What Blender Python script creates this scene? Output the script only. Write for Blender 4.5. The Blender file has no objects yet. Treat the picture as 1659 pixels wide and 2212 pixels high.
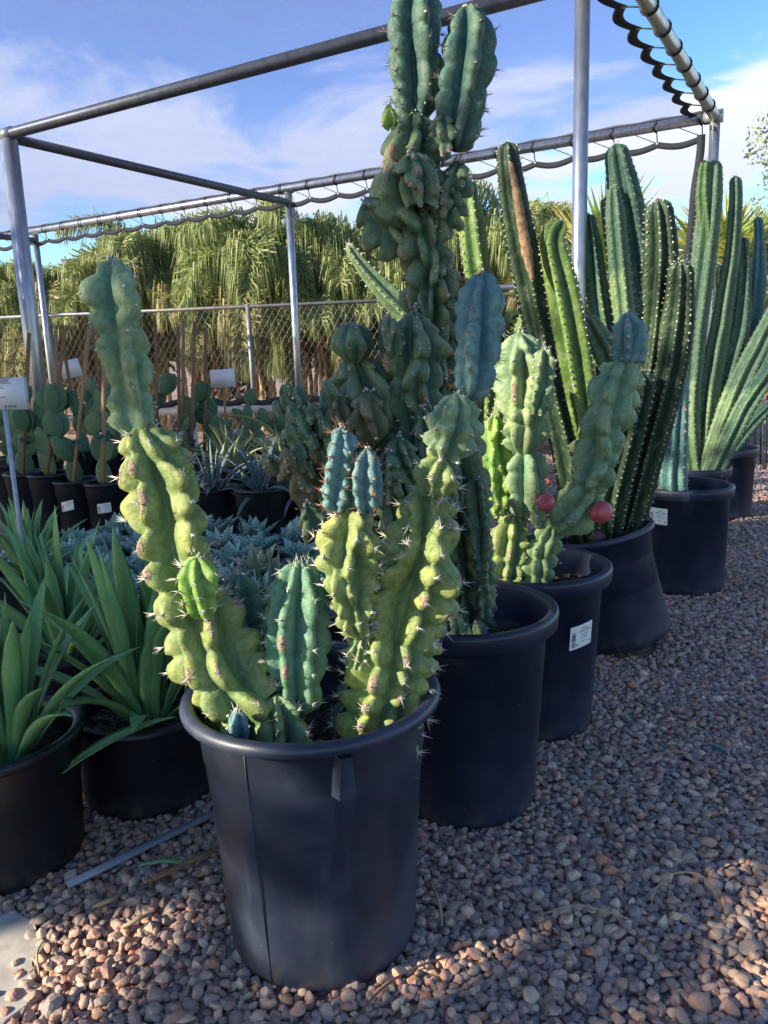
import bpy, math, random
import numpy as np
from mathutils import Vector, Matrix, noise as mnoise

random.seed(7)
RNG = np.random.default_rng(7)
SC = bpy.context.scene
COL = SC.collection

# ------------------------------------------------------------------ camera
FPX, CX, CY, CAM_H = 1700.0, 829.5, 1106.0, 1.14        # focal length and centre in a 1659 x 2212 picture
PITCH, ROLL = math.radians(11.3), math.radians(2.0)
_F = np.array([0, math.cos(PITCH), -math.sin(PITCH)])
_R0 = np.array([1.0, 0, 0]); _U0 = np.array([0, math.sin(PITCH), math.cos(PITCH)])
_R = math.cos(ROLL) * _R0 - math.sin(ROLL) * _U0
_U = math.sin(ROLL) * _R0 + math.cos(ROLL) * _U0
_C = np.array([0, 0, CAM_H])


def ray(x, y):
    return _F + (x - CX) / FPX * _R - (y - CY) / FPX * _U


def at_y(x, y, Y):
    d = ray(x, y)
    return _C + d * (Y / d[1])


def at_z(x, y, z):
    d = ray(x, y)
    return _C + d * ((z - CAM_H) / d[2])


def proj(P):
    P = np.asarray(P, float) - _C
    d = P @ _F
    return np.stack([CX + FPX * (P @ _R) / d, CY - FPX * (P @ _U) / d, d], -1)


cam_data = bpy.data.cameras.new('camera')
cam = bpy.data.objects.new('camera', cam_data)
COL.objects.link(cam)
cam.matrix_world = Matrix(((_R[0], _U[0], -_F[0], 0), (_R[1], _U[1], -_F[1], 0), (_R[2], _U[2], -_F[2], CAM_H), (0, 0, 0, 1)))
cam_data.sensor_fit = 'VERTICAL'
cam_data.sensor_height = 24.0
cam_data.lens = 24.0 * FPX / 2212.0
cam_data.clip_start = 0.05
cam_data.clip_end = 2000
SC.camera = cam

# ------------------------------------------------------------------ light
SUN_EL = math.radians(23)
SUN_AZ = math.radians(68)              # how far left of straight behind the camera the sun stands
SUN_H = np.array([-math.sin(SUN_AZ), -math.cos(SUN_AZ), 0.0])
SUN = SUN_H * math.cos(SUN_EL) + np.array([0, 0, math.sin(SUN_EL)])
sun_data = bpy.data.lights.new('sun', 'SUN')
sun_data.energy = 5.0
sun_data.angle = math.radians(0.5)
sun_data.color = (1.0, 0.88, 0.68)
sun = bpy.data.objects.new('sun', sun_data)
COL.objects.link(sun)
sun.rotation_euler = Vector(-SUN).to_track_quat('-Z', 'Y').to_euler()
sun.location = (-6, -6, 8)

world = bpy.data.worlds.new('World')
SC.world = world
world.use_nodes = True
wn, wl = world.node_tree.nodes, world.node_tree.links
wn.clear()


def N(nodes, typ, **kw):
    n = nodes.new(typ)
    for k, v in kw.items():
        if k in n.inputs:
            n.inputs[k].default_value = v
        else:
            setattr(n, k, v)
    return n


def math_node(nodes, links, op, a, b=None, clamp=False):
    n = nodes.new('ShaderNodeMath')
    n.operation = op
    n.use_clamp = clamp
    for i, v in enumerate((a, b)):
        if v is None:
            continue
        if isinstance(v, (int, float)):
            n.inputs[i].default_value = v
        else:
            links.new(v, n.inputs[i])
    return n.outputs[0]


def maprange(nodes, links, v, a, b, c=0.0, d=1.0, smooth=True):
    n = nodes.new('ShaderNodeMapRange')
    n.interpolation_type = 'SMOOTHSTEP' if smooth else 'LINEAR'
    links.new(v, n.inputs['Value'])
    for k, x in (('From Min', a), ('From Max', b), ('To Min', c), ('To Max', d)):
        n.inputs[k].default_value = x
    return n.outputs['Result']


def mixcol(nodes, links, fac, a, b, blend='MIX'):
    n = nodes.new('ShaderNodeMix')
    n.data_type = 'RGBA'
    n.blend_type = blend
    for sock, v in ((n.inputs[0], fac), (n.inputs[6], a), (n.inputs[7], b)):
        if isinstance(v, (int, float)):
            sock.default_value = v
        elif isinstance(v, tuple):
            sock.default_value = v if len(v) == 4 else (*v, 1)
        else:
            links.new(v, sock)
    return n.outputs[2]


sky = N(wn, 'ShaderNodeTexSky', sky_type='NISHITA')
sky.sun_disc = False
sky.sun_elevation = SUN_EL
sky.sun_rotation = math.atan2(SUN_H[0], SUN_H[1])
sky.air_density = 1.0
sky.dust_density = 0.4
sky.ozone_density = 3.5
tc = N(wn, 'ShaderNodeTexCoord')
sep = N(wn, 'ShaderNodeSeparateXYZ')
wl.new(tc.outputs['Generated'], sep.inputs[0])
den = math_node(wn, wl, 'ADD', sep.outputs['Z'], 0.10)
comb = N(wn, 'ShaderNodeCombineXYZ')
wl.new(math_node(wn, wl, 'DIVIDE', sep.outputs['X'], den), comb.inputs[0])
wl.new(math_node(wn, wl, 'DIVIDE', sep.outputs['Y'], den), comb.inputs[1])
cn = N(wn, 'ShaderNodeTexNoise', Scale=1.15, Detail=9.0, Roughness=0.60, Distortion=0.6)
wl.new(comb.outputs[0], cn.inputs['Vector'])
band = math_node(wn, wl, 'MULTIPLY', maprange(wn, wl, sep.outputs['Z'], 0.09, 0.19), maprange(wn, wl, sep.outputs['Z'], 0.21, 0.40, 1.0, 0.0))
cl = math_node(wn, wl, 'ADD', math_node(wn, wl, 'MULTIPLY', band, 0.62), math_node(wn, wl, 'MULTIPLY', math_node(wn, wl, 'SUBTRACT', cn.outputs['Fac'], 0.5), 2.2))
mask = maprange(wn, wl, cl, 0.25, 0.66, 0.0, 0.92)
cloud_tint = mixcol(wn, wl, maprange(wn, wl, sep.outputs['Z'], 0.10, 0.30), (2.7, 2.75, 3.3), (3.7, 3.75, 4.1))
sc_ = N(wn, 'ShaderNodeVectorMath', operation='SCALE'); sc_.inputs['Scale'].default_value = 0.25
wl.new(sky.outputs[0], sc_.inputs[0])
gm = N(wn, 'ShaderNodeGamma', Gamma=1.4)
wl.new(sc_.outputs[0], gm.inputs['Color'])
sat = N(wn, 'ShaderNodeVectorMath', operation='SCALE'); sat.inputs['Scale'].default_value = 4.0
wl.new(gm.outputs[0], sat.inputs[0])
bg = N(wn, 'ShaderNodeBackground', Strength=0.125)
wl.new(mixcol(wn, wl, mask, sat.outputs[0], cloud_tint), bg.inputs['Color'])
wo = N(wn, 'ShaderNodeOutputWorld')
wl.new(bg.outputs[0], wo.inputs['Surface'])

vs = SC.view_settings
vs.view_transform = 'Standard'
vs.look = 'None'
vs.gamma = 1.0
vs.use_curve_mapping = False
vs.exposure = 1.24
SC.render.engine = 'CYCLES'
SC.cycles.use_denoising = True
SC.cycles.max_bounces = 8
SC.cycles.transparent_max_bounces = 12

# ------------------------------------------------------------------ helpers
MATS = {}


def link(o, parent=None):
    COL.objects.link(o)
    if parent is not None:
        o.parent = parent
    return o


def tag(o, label, cat, group=None, kind=None):
    o['label'] = label
    o['category'] = cat
    if group:
        o['group'] = group
    if kind:
        o['kind'] = kind
    return o


def thing(name, label, cat, loc=(0, 0, 0), rz=0.0, group=None):
    o = bpy.data.objects.new(name, None)
    o.empty_display_size = 0.1
    COL.objects.link(o)
    o.location = loc
    o.rotation_euler = (0, 0, rz)
    return tag(o, label, cat, group)


def mesh_np(name, V, faces, smooth=True, mats=(), midx=None):
    me = bpy.data.meshes.new(name)
    V = np.asarray(V, np.float32)
    if isinstance(faces, np.ndarray):
        nf, k = faces.shape
        me.vertices.add(len(V))
        me.vertices.foreach_set('co', V.ravel())
        me.loops.add(nf * k)
        me.loops.foreach_set('vertex_index', faces.astype(np.int32).ravel())
        me.polygons.add(nf)
        me.polygons.foreach_set('loop_start', np.arange(0, nf * k, k, dtype=np.int32))
        me.update(calc_edges=True)
    else:
        me.from_pydata(V.tolist(), [], [list(f) for f in faces])
    for m in mats:
        me.materials.append(m)
    if midx is not None:
        me.polygons.foreach_set('material_index', np.asarray(midx, np.int32))
    if smooth:
        me.polygons.foreach_set('use_smooth', np.ones(len(me.polygons), bool))
    me.update()
    return me


def obj(name, me, parent=None, loc=None, rot=None, kind=None):
    o = bpy.data.objects.new(name, me)
    link(o, parent)
    if loc is not None:
        o.location = loc
    if rot is not None:
        o.rotation_euler = rot
    if kind:
        o['kind'] = kind
    return o


def join(parts):
    """parts: list of (V, faces-array) with the same face size"""
    Vs, Fs, n = [], [], 0
    for V, Fc in parts:
        Vs.append(np.asarray(V, float)); Fs.append(np.asarray(Fc) + n); n += len(V)
    return np.concatenate(Vs), np.concatenate(Fs)


def box_vf(a, b):
    x0, y0, z0 = a; x1, y1, z1 = b
    V = [(x0, y0, z0), (x1, y0, z0), (x1, y1, z0), (x0, y1, z0), (x0, y0, z1), (x1, y0, z1), (x1, y1, z1), (x0, y1, z1)]
    return np.array(V, float), np.array([(0, 3, 2, 1), (4, 5, 6, 7), (0, 1, 5, 4), (1, 2, 6, 5), (2, 3, 7, 6), (3, 0, 4, 7)])


def tube_vf(P, R, n=8, caps=True, flat=1.0, up=None):
    """tube along a polyline with a radius per point, closed ends collapse to a point"""
    P = np.asarray(P, float)
    R = np.full(len(P), R) if np.isscalar(R) else np.asarray(R, float)
    if caps:
        P = np.concatenate([P[:1], P, P[-1:]]); R = np.concatenate([[1e-5], R, [1e-5]])
    T = np.gradient(P, axis=0)
    if caps:
        T[0] = T[2 if len(P) > 3 else 1]; T[1] = T[2] if len(P) > 4 else P[-1] - P[0]; T[-1] = T[-3] if len(P) > 3 else T[-2]; T[-2] = T[-3] if len(P) > 4 else P[-1] - P[0]
    T /= np.linalg.norm(T, axis=1)[:, None] + 1e-12
    ref = np.array(up if up is not None else (0, 0, 1.0))
    if abs(T.mean(0) @ ref) > 0.9:
        ref = np.array([0, 1.0, 0.0])
    A = np.cross(T, ref); A /= np.linalg.norm(A, axis=1)[:, None]
    B = np.cross(A, T)
    th = np.linspace(0, 2 * np.pi, n, endpoint=False)
    V = P[:, None, :] + R[:, None, None] * (np.cos(th)[None, :, None] * A[:, None, :] + flat * np.sin(th)[None, :, None] * B[:, None, :])
    m = len(P)
    i = np.arange(m - 1)[:, None]; j = np.arange(n)[None, :]
    Fc = np.stack([i * n + j, i * n + (j + 1) % n, (i + 1) * n + (j + 1) % n, (i + 1) * n + j], -1).reshape(-1, 4)
    return V.reshape(-1, 3), Fc[:, ::-1]


def lathe_vf(prof, n=48):
    prof = np.asarray(prof, float)
    th = np.linspace(0, 2 * np.pi, n, endpoint=False)
    V = np.stack([prof[:, 0, None] * np.cos(th), prof[:, 0, None] * np.sin(th), np.repeat(prof[:, 1, None], n, 1)], -1)
    m = len(prof)
    i = np.arange(m - 1)[:, None]; j = np.arange(n)[None, :]
    Fc = np.stack([i * n + j, i * n + (j + 1) % n, (i + 1) * n + (j + 1) % n, (i + 1) * n + j], -1).reshape(-1, 4)
    return V.reshape(-1, 3), Fc


def catmull(P, m):
    P = np.asarray(P, float)
    Q = np.concatenate([2 * P[:1] - P[1:2], P, 2 * P[-1:] - P[-2:-1]])
    seg = np.linalg.norm(np.diff(P[:, :3], axis=0), axis=1)
    s = np.concatenate([[0], np.cumsum(seg)])
    t = np.linspace(0, s[-1], m)
    k = np.clip(np.searchsorted(s, t, side='right') - 1, 0, len(P) - 2)
    u = ((t - s[k]) / np.maximum(seg[k], 1e-9))[:, None]
    p0, p1, p2, p3 = Q[k], Q[k + 1], Q[k + 2], Q[k + 3]
    out = 0.5 * ((2 * p1) + (-p0 + p2) * u + (2 * p0 - 5 * p1 + 4 * p2 - p3) * u ** 2 + (-p0 + 3 * p1 - 3 * p2 + p3) * u ** 3)
    return out, t


def noise1(x, rng):
    """smooth 1-D value noise, period one unit, range -1..1"""
    x = np.asarray(x) + 50
    n = int(x.max()) + 3
    v = rng.uniform(-1, 1, n)
    i = np.floor(x).astype(int); f = x - i
    f = f * f * (3 - 2 * f)
    return v[i] * (1 - f) + v[i + 1] * f


# ------------------------------------------------------------------ materials
def material(name):
    m = bpy.data.materials.new(name)
    m.use_nodes = True
    nt = m.node_tree
    b = nt.nodes['Principled BSDF']
    MATS[name] = m
    return m, nt.nodes, nt.links, b


def attr(nodes, name, typ='GEOMETRY'):
    n = nodes.new('ShaderNodeAttribute')
    n.attribute_name = name
    n.attribute_type = typ
    return n


def bump(nodes, links, b, height, strength=0.3, dist=0.01):
    n = nodes.new('ShaderNodeBump')
    n.inputs['Strength'].default_value = strength
    n.inputs['Distance'].default_value = dist
    links.new(height, n.inputs['Height'])
    links.new(n.outputs[0], b.inputs['Normal'])


def coords(nodes, links, scale=(1, 1, 1), which='Object'):
    t = nodes.new('ShaderNodeTexCoord')
    mp = nodes.new('ShaderNodeMapping')
    mp.inputs['Scale'].default_value = scale
    links.new(t.outputs[which], mp.inputs['Vector'])
    return mp.outputs[0]


def nz(nodes, links, vec, scale, detail=4.0, rough=0.55):
    n = nodes.new('ShaderNodeTexNoise')
    n.inputs['Scale'].default_value = scale
    n.inputs['Detail'].default_value = detail
    n.inputs['Roughness'].default_value = rough
    if vec is not None:
        links.new(vec, n.inputs['Vector'])
    return n.outputs['Fac']


def simple_mat(name, col, rough=0.5, col2=None, scale=20.0, metallic=0.0, stretch=(1, 1, 1), bmp=0.0, spec=0.5, trans=0.0):
    m, n, l, b = material(name)
    v = coords(n, l, stretch)
    f = nz(n, l, v, scale)
    c = mixcol(n, l, maprange(n, l, f, 0.3, 0.7), col, col2 or tuple(x * 0.72 for x in col))
    l.new(c, b.inputs['Base Color'])
    b.inputs['Roughness'].default_value = rough
    b.inputs['Metallic'].default_value = metallic
    b.inputs['Specular IOR Level'].default_value = spec
    if bmp:
        bump(n, l, b, f, bmp, 0.004)
    if trans:
        tr = N(n, 'ShaderNodeBsdfTranslucent')
        l.new(c, tr.inputs[0])
        mx = N(n, 'ShaderNodeMixShader')
        mx.inputs[0].default_value = trans
        l.new(b.outputs[0], mx.inputs[1]); l.new(tr.outputs[0], mx.inputs[2])
        l.new(mx.outputs[0], n['Material Output'].inputs['Surface'])
    return m


def cactus_mat(name, groove, crest, cork=(0.36, 0.27, 0.19), rough=0.5, speck=0.5):
    m, n, l, b = material(name)
    v = coords(n, l)
    f1 = nz(n, l, v, 14.0, 4)
    f2 = nz(n, l, v, 90.0, 4)
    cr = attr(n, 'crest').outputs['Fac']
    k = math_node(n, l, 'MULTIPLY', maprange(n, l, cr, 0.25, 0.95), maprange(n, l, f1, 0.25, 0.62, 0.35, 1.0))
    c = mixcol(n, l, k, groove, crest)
    tint = attr(n, 'tint').outputs['Fac']
    c = mixcol(n, l, tint, c, tuple(min(1, x * y) for x, y in zip(crest, (1.14, 1.04, 0.85))))
    c = mixcol(n, l, maprange(n, l, f2, 0.35, 0.7, 0.0, 0.45), c, tuple(x * 0.42 for x in groove))
    blot = nz(n, l, v, 32.0, 6, 0.68)
    c = mixcol(n, l, maprange(n, l, blot, 0.52, 0.66, 0.0, 0.42), c, tuple(0.6 * x + 0.4 * y for x, y in zip(crest, (0.40, 0.42, 0.34))))
    c = mixcol(n, l, maprange(n, l, blot, 0.46, 0.34, 0.0, 0.5), c, tuple(x * 0.50 for x in groove))
    vo = n.new('ShaderNodeTexVoronoi'); vo.inputs['Scale'].default_value = 260.0
    l.new(v, vo.inputs['Vector'])
    c = mixcol(n, l, math_node(n, l, 'MULTIPLY', maprange(n, l, vo.outputs['Distance'], 0.10, 0.22, 1.0, 0.0), speck * 0.5), c, tuple(x * 0.35 for x in groove))
    sc = attr(n, 'scar').outputs['Fac']
    sm = maprange(n, l, math_node(n, l, 'ADD', sc, math_node(n, l, 'MULTIPLY', math_node(n, l, 'SUBTRACT', f2, 0.5), 0.9)), 0.42, 0.56)
    corkc = mixcol(n, l, maprange(n, l, nz(n, l, v, 240.0, 3), 0.35, 0.65), cork, tuple(x * 0.42 for x in cork))
    c = mixcol(n, l, sm, c, corkc)
    l.new(c, b.inputs['Base Color'])
    l.new(maprange(n, l, sm, 0, 1, rough, 0.85), b.inputs['Roughness'])
    b.inputs['Specular IOR Level'].default_value = 0.35
    h = math_node(n, l, 'ADD', math_node(n, l, 'MULTIPLY', nz(n, l, v, 60.0, 7, 0.7), 1.3), math_node(n, l, 'MULTIPLY', sm, 0.5))
    bump(n, l, b, h, 0.5, 0.006)
    return m


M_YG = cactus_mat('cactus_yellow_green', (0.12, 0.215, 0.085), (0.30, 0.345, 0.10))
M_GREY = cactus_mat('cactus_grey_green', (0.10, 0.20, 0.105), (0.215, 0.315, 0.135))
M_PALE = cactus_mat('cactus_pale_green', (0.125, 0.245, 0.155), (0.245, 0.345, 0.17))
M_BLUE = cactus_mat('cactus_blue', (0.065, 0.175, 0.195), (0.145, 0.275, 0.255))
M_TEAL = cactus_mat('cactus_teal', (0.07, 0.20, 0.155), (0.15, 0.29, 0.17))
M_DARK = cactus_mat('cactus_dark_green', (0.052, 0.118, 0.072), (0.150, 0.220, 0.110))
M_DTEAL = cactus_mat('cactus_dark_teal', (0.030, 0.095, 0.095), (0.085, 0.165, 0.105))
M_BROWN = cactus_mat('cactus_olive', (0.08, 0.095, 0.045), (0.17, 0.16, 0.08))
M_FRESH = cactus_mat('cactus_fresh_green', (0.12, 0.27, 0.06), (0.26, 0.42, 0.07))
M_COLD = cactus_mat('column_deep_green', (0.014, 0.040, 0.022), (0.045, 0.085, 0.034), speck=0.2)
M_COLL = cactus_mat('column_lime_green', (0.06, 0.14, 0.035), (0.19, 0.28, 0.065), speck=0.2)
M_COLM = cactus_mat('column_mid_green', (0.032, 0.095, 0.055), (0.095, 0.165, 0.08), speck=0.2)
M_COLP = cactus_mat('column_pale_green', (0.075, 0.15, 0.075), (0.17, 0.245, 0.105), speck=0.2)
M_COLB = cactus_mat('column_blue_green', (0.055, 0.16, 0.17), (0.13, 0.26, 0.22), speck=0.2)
M_WOOL = simple_mat('areole_wool', (0.55, 0.55, 0.50), 0.95, (0.30, 0.28, 0.25), 300)
M_SPL = simple_mat('spine_pale', (0.74, 0.72, 0.66), 0.55, (0.50, 0.44, 0.36), 200)
M_SPD = simple_mat('spine_dark', (0.035, 0.028, 0.026), 0.5, (0.14, 0.10, 0.08), 200)
M_SPR = simple_mat('spine_brown', (0.16, 0.055, 0.03), 0.5, (0.30, 0.13, 0.06), 200)


def pot_mat(name, base, dusty, dirt=0.6):
    m, n, l, b = material(name)
    v = coords(n, l)
    vs_ = coords(n, l, (9, 9, 1.2))
    f = nz(n, l, v, 5.0, 5)
    g = nz(n, l, vs_, 2.2, 5, 0.65)
    c = mixcol(n, l, math_node(n, l, 'MULTIPLY', maprange(n, l, f, 0.38, 0.72), dirt), base, dusty)
    c = mixcol(n, l, maprange(n, l, g, 0.52, 0.80, 0, 0.45 * dirt), c, tuple(x * 1.5 for x in dusty))
    vo = n.new('ShaderNodeTexVoronoi'); vo.inputs['Scale'].default_value = 26.0; vo.inputs['Randomness'].default_value = 1.0
    l.new(v, vo.inputs['Vector'])
    c = mixcol(n, l, maprange(n, l, vo.outputs['Distance'], 0.030, 0.055, 0.55, 0.0), c, (0.22, 0.21, 0.20))
    sp = N(n, 'ShaderNodeSeparateXYZ'); t = n.new('ShaderNodeTexCoord'); l.new(t.outputs['Object'], sp.inputs[0])
    splash = math_node(n, l, 'MULTIPLY', maprange(n, l, sp.outputs['Z'], 0.0, 0.10, 1.0, 0.0), maprange(n, l, nz(n, l, v, 26.0, 5), 0.42, 0.62, 0.0, 0.55))
    c = mixcol(n, l, splash, c, (0.085, 0.068, 0.055))
    l.new(c, b.inputs['Base Color'])
    l.new(maprange(n, l, f, 0.3, 0.7, 0.36, 0.56), b.inputs['Roughness'])
    b.inputs['Specular IOR Level'].default_value = 0.55
    bump(n, l, b, nz(n, l, v, 120.0, 3), 0.12, 0.002)
    return m


M_POT = pot_mat('pot_black_plastic', (0.008, 0.0135, 0.035), (0.022, 0.031, 0.062))  # blue of the reflected sky is mixed into the black plastic colour
M_POTD = pot_mat('pot_new_black_plastic', (0.0045, 0.006, 0.011), (0.010, 0.0125, 0.019), 0.4)
M_POT1 = pot_mat('pot_scuffed_plastic', (0.015, 0.022, 0.044), (0.048, 0.058, 0.090), 1.0)  # same reflected sky blue in the colour, plus dusty scuffs
M_SOIL = simple_mat('potting_soil', (0.055, 0.038, 0.027), 0.95, (0.018, 0.013, 0.010), 60, bmp=0.9)
M_CHIP = simple_mat('bark_chip', (0.13, 0.085, 0.055), 0.9, (0.055, 0.035, 0.024), 50, bmp=0.4)
M_GALV = simple_mat('galvanised_pipe', (0.50, 0.50, 0.50), 0.36, (0.33, 0.34, 0.36), 30, metallic=0.75, stretch=(1, 1, 0.3))
M_GREYP = simple_mat('grey_steel_pipe', (0.12, 0.122, 0.13), 0.45, (0.075, 0.078, 0.088), 24, metallic=0.25)
M_WHITEP = simple_mat('white_pipe', (0.62, 0.58, 0.50), 0.45, (0.46, 0.42, 0.36), 16)
M_CORD = simple_mat('black_cord', (0.012, 0.012, 0.014), 0.7)
M_HEM = simple_mat('shade_cloth_hem', (0.022, 0.021, 0.024), 0.8, (0.04, 0.037, 0.036), 80)
M_GROM = simple_mat('brass_grommet', (0.62, 0.60, 0.56), 0.35, metallic=0.5)
M_WOOD = simple_mat('weathered_stake', (0.30, 0.17, 0.085), 0.8, (0.17, 0.085, 0.04), 22, stretch=(8, 8, 0.6), bmp=0.3)
M_WOODL = simple_mat('pale_stake', (0.40, 0.255, 0.14), 0.8, (0.26, 0.15, 0.075), 22, stretch=(8, 8, 0.6), bmp=0.3)
M_TAPE = simple_mat('green_nursery_tape', (0.008, 0.15, 0.115), 0.4, (0.006, 0.09, 0.08), 40)
M_CARD = simple_mat('white_card', (0.80, 0.80, 0.78), 0.5, (0.74, 0.74, 0.73), 10)
M_INK = simple_mat('dark_ink', (0.03, 0.04, 0.07), 0.6)
M_INKG = simple_mat('grey_ink', (0.30, 0.32, 0.38), 0.6)
M_STAKEW = simple_mat('sign_stake', (0.33, 0.42, 0.55), 0.5)
M_FRUIT = simple_mat('pink_fruit_skin', (0.56, 0.115, 0.12), 0.38, (0.40, 0.06, 0.075), 30)
M_FRUITD = simple_mat('old_fruit_skin', (0.10, 0.035, 0.055), 0.6, (0.05, 0.02, 0.03), 30)
M_CHAIN = simple_mat('chain_link_wire', (0.30, 0.29, 0.27), 0.45, metallic=0.6)
M_OPUN = cactus_mat('opuntia_pad_green', (0.045, 0.125, 0.055), (0.085, 0.185, 0.075))
M_OPUB = cactus_mat('opuntia_pad_blue', (0.11, 0.18, 0.19), (0.17, 0.25, 0.25))
M_OPUY = cactus_mat('opuntia_pad_olive', (0.075, 0.145, 0.06), (0.14, 0.22, 0.085))


def leaf_mat(name, a, bcol, edge=None, rough=0.42, trans=0.12, scale=7.0):
    m, n, l, b = material(name)
    v = coords(n, l)
    f = nz(n, l, v, scale, 4)
    c = mixcol(n, l, maprange(n, l, f, 0.3, 0.7), a, bcol)
    oi = n.new('ShaderNodeObjectInfo')
    c = mixcol(n, l, maprange(n, l, oi.outputs['Random'], 0, 1, 0.0, 0.45, False), c, tuple(x * 0.6 for x in bcol))
    bl = nz(n, l, v, 55.0, 3)
    vs_ = coords(n, l, (2.5, 60, 2.5))
    st_ = nz(n, l, vs_, 6.0, 4, 0.6)
    c = mixcol(n, l, maprange(n, l, st_, 0.42, 0.68, 0.0, 0.5), c, tuple(min(1, 0.75 * x + 0.12) for x in bcol))
    c = mixcol(n, l, maprange(n, l, bl, 0.50, 0.75, 0, 0.35), c, tuple(x * 0.55 for x in a))
    if edge:
        e = attr(n, 'edge').outputs['Fac']
        c = mixcol(n, l, maprange(n, l, e, 0.75, 0.95), c, edge)
    l.new(c, b.inputs['Base Color'])
    b.inputs['Roughness'].default_value = rough
    b.inputs['Specular IOR Level'].default_value = 0.4
    bump(n, l, b, f, 0.15, 0.01)
    tr = N(n, 'ShaderNodeBsdfTranslucent'); l.new(c, tr.inputs[0])
    mx = N(n, 'ShaderNodeMixShader'); mx.inputs[0].default_value = trans
    l.new(b.outputs[0], mx.inputs[1]); l.new(tr.outputs[0], mx.inputs[2])
    l.new(mx.outputs[0], n['Material Output'].inputs['Surface'])
    return m


M_AGV = leaf_mat('agave_green', (0.13, 0.33, 0.11), (0.22, 0.45, 0.165), trans=0.06)
M_AGVB = leaf_mat('agave_blue_green', (0.050, 0.135, 0.095), (0.10, 0.20, 0.14), trans=0.05)
M_AGS = leaf_mat('agave_silver', (0.26, 0.46, 0.40), (0.38, 0.58, 0.49), edge=(0.40, 0.46, 0.36), trans=0.05)
M_AGSL = leaf_mat('agave_silver_sunlit', (0.36, 0.46, 0.27), (0.48, 0.53, 0.28), edge=(0.55, 0.53, 0.33), trans=0.08)  # paler, warmer copy of the silver leaf, sunlight put into the colour
M_AGD = leaf_mat('agave_dusky_blue', (0.055, 0.105, 0.12), (0.095, 0.165, 0.18), edge=(0.16, 0.23, 0.20), trans=0.04)
M_AGY = leaf_mat('agave_yellow_striped', (0.28, 0.33, 0.12), (0.42, 0.42, 0.17), edge=(0.14, 0.22, 0.09), trans=0.1)
M_AGTIP = simple_mat('withered_leaf', (0.34, 0.26, 0.13), 0.8, (0.20, 0.13, 0.06), 30, trans=0.1)
M_PALM = leaf_mat('palm_leaf', (0.21, 0.27, 0.075), (0.31, 0.36, 0.125), trans=0.38, rough=0.5, scale=3)
M_PALMY = leaf_mat('palm_leaf_yellowing', (0.30, 0.31, 0.11), (0.40, 0.37, 0.16), trans=0.38, rough=0.5, scale=3)
M_FAN = leaf_mat('fan_palm_leaf', (0.22, 0.33, 0.05), (0.33, 0.42, 0.08), trans=0.45, rough=0.5, scale=3)
M_FANY = leaf_mat('fan_palm_gold', (0.42, 0.38, 0.06), (0.50, 0.38, 0.07), trans=0.45, rough=0.5, scale=3)
M_SHRUB = leaf_mat('shrub_leaf', (0.035, 0.075, 0.022), (0.065, 0.12, 0.03), trans=0.15, rough=0.55, scale=3)
M_TREE = leaf_mat('tree_leaf', (0.04, 0.085, 0.025), (0.07, 0.13, 0.035), trans=0.0, rough=0.5, scale=3)
M_TRUNK = simple_mat('palm_trunk', (0.50, 0.34, 0.19), 0.85, (0.32, 0.20, 0.10), 9, stretch=(6, 6, 0.7), bmp=0.5)
M_BARK = simple_mat('tree_bark', (0.13, 0.095, 0.07), 0.9, (0.07, 0.05, 0.035), 14, bmp=0.6)


# ------------------------------------------------------------------ ground
def ground_material():
    m, n, l, b = material('gravel_bed')
    v = coords(n, l)
    vo = n.new('ShaderNodeTexVoronoi'); vo.inputs['Scale'].default_value = 34.0
    l.new(v, vo.inputs['Vector'])
    ramp = n.new('ShaderNodeValToRGB')
    l.new(vo.outputs['Color'], ramp.inputs[0])
    stone_ramp(ramp, 0.75)
    f = nz(n, l, v, 0.8, 5)
    c = mixcol(n, l, maprange(n, l, f, 0.35, 0.7, 0.0, 0.5), ramp.outputs[0], (0.20, 0.145, 0.105))
    l.new(c, b.inputs['Base Color'])
    b.inputs['Roughness'].default_value = 0.9
    inv = math_node(n, l, 'SUBTRACT', 1.0, vo.outputs['Distance'])
    bump(n, l, b, inv, 0.8, 0.012)
    return m


def stone_ramp(ramp, k=1.0):
    ramp.color_ramp.interpolation = 'LINEAR'
    stops = [(0.00, (0.582, 0.340, 0.233)), (0.12, (0.325, 0.185, 0.144)), (0.24, (0.616, 0.412, 0.288)), (0.36, (0.258, 0.221, 0.205)),
             (0.46, (0.482, 0.304, 0.237)), (0.56, (0.694, 0.505, 0.353)), (0.66, (0.140, 0.134, 0.135)), (0.76, (0.515, 0.268, 0.186)),
             (0.85, (0.392, 0.314, 0.265)), (0.93, (0.627, 0.258, 0.130)), (1.00, (0.762, 0.587, 0.428))]
    e = ramp.color_ramp.elements
    while len(e) < len(stops):
        e.new(0.5)
    for el, (p, c) in zip(e, stops):
        el.position = p; el.color = (*[x * k for x in c], 1)


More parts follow.
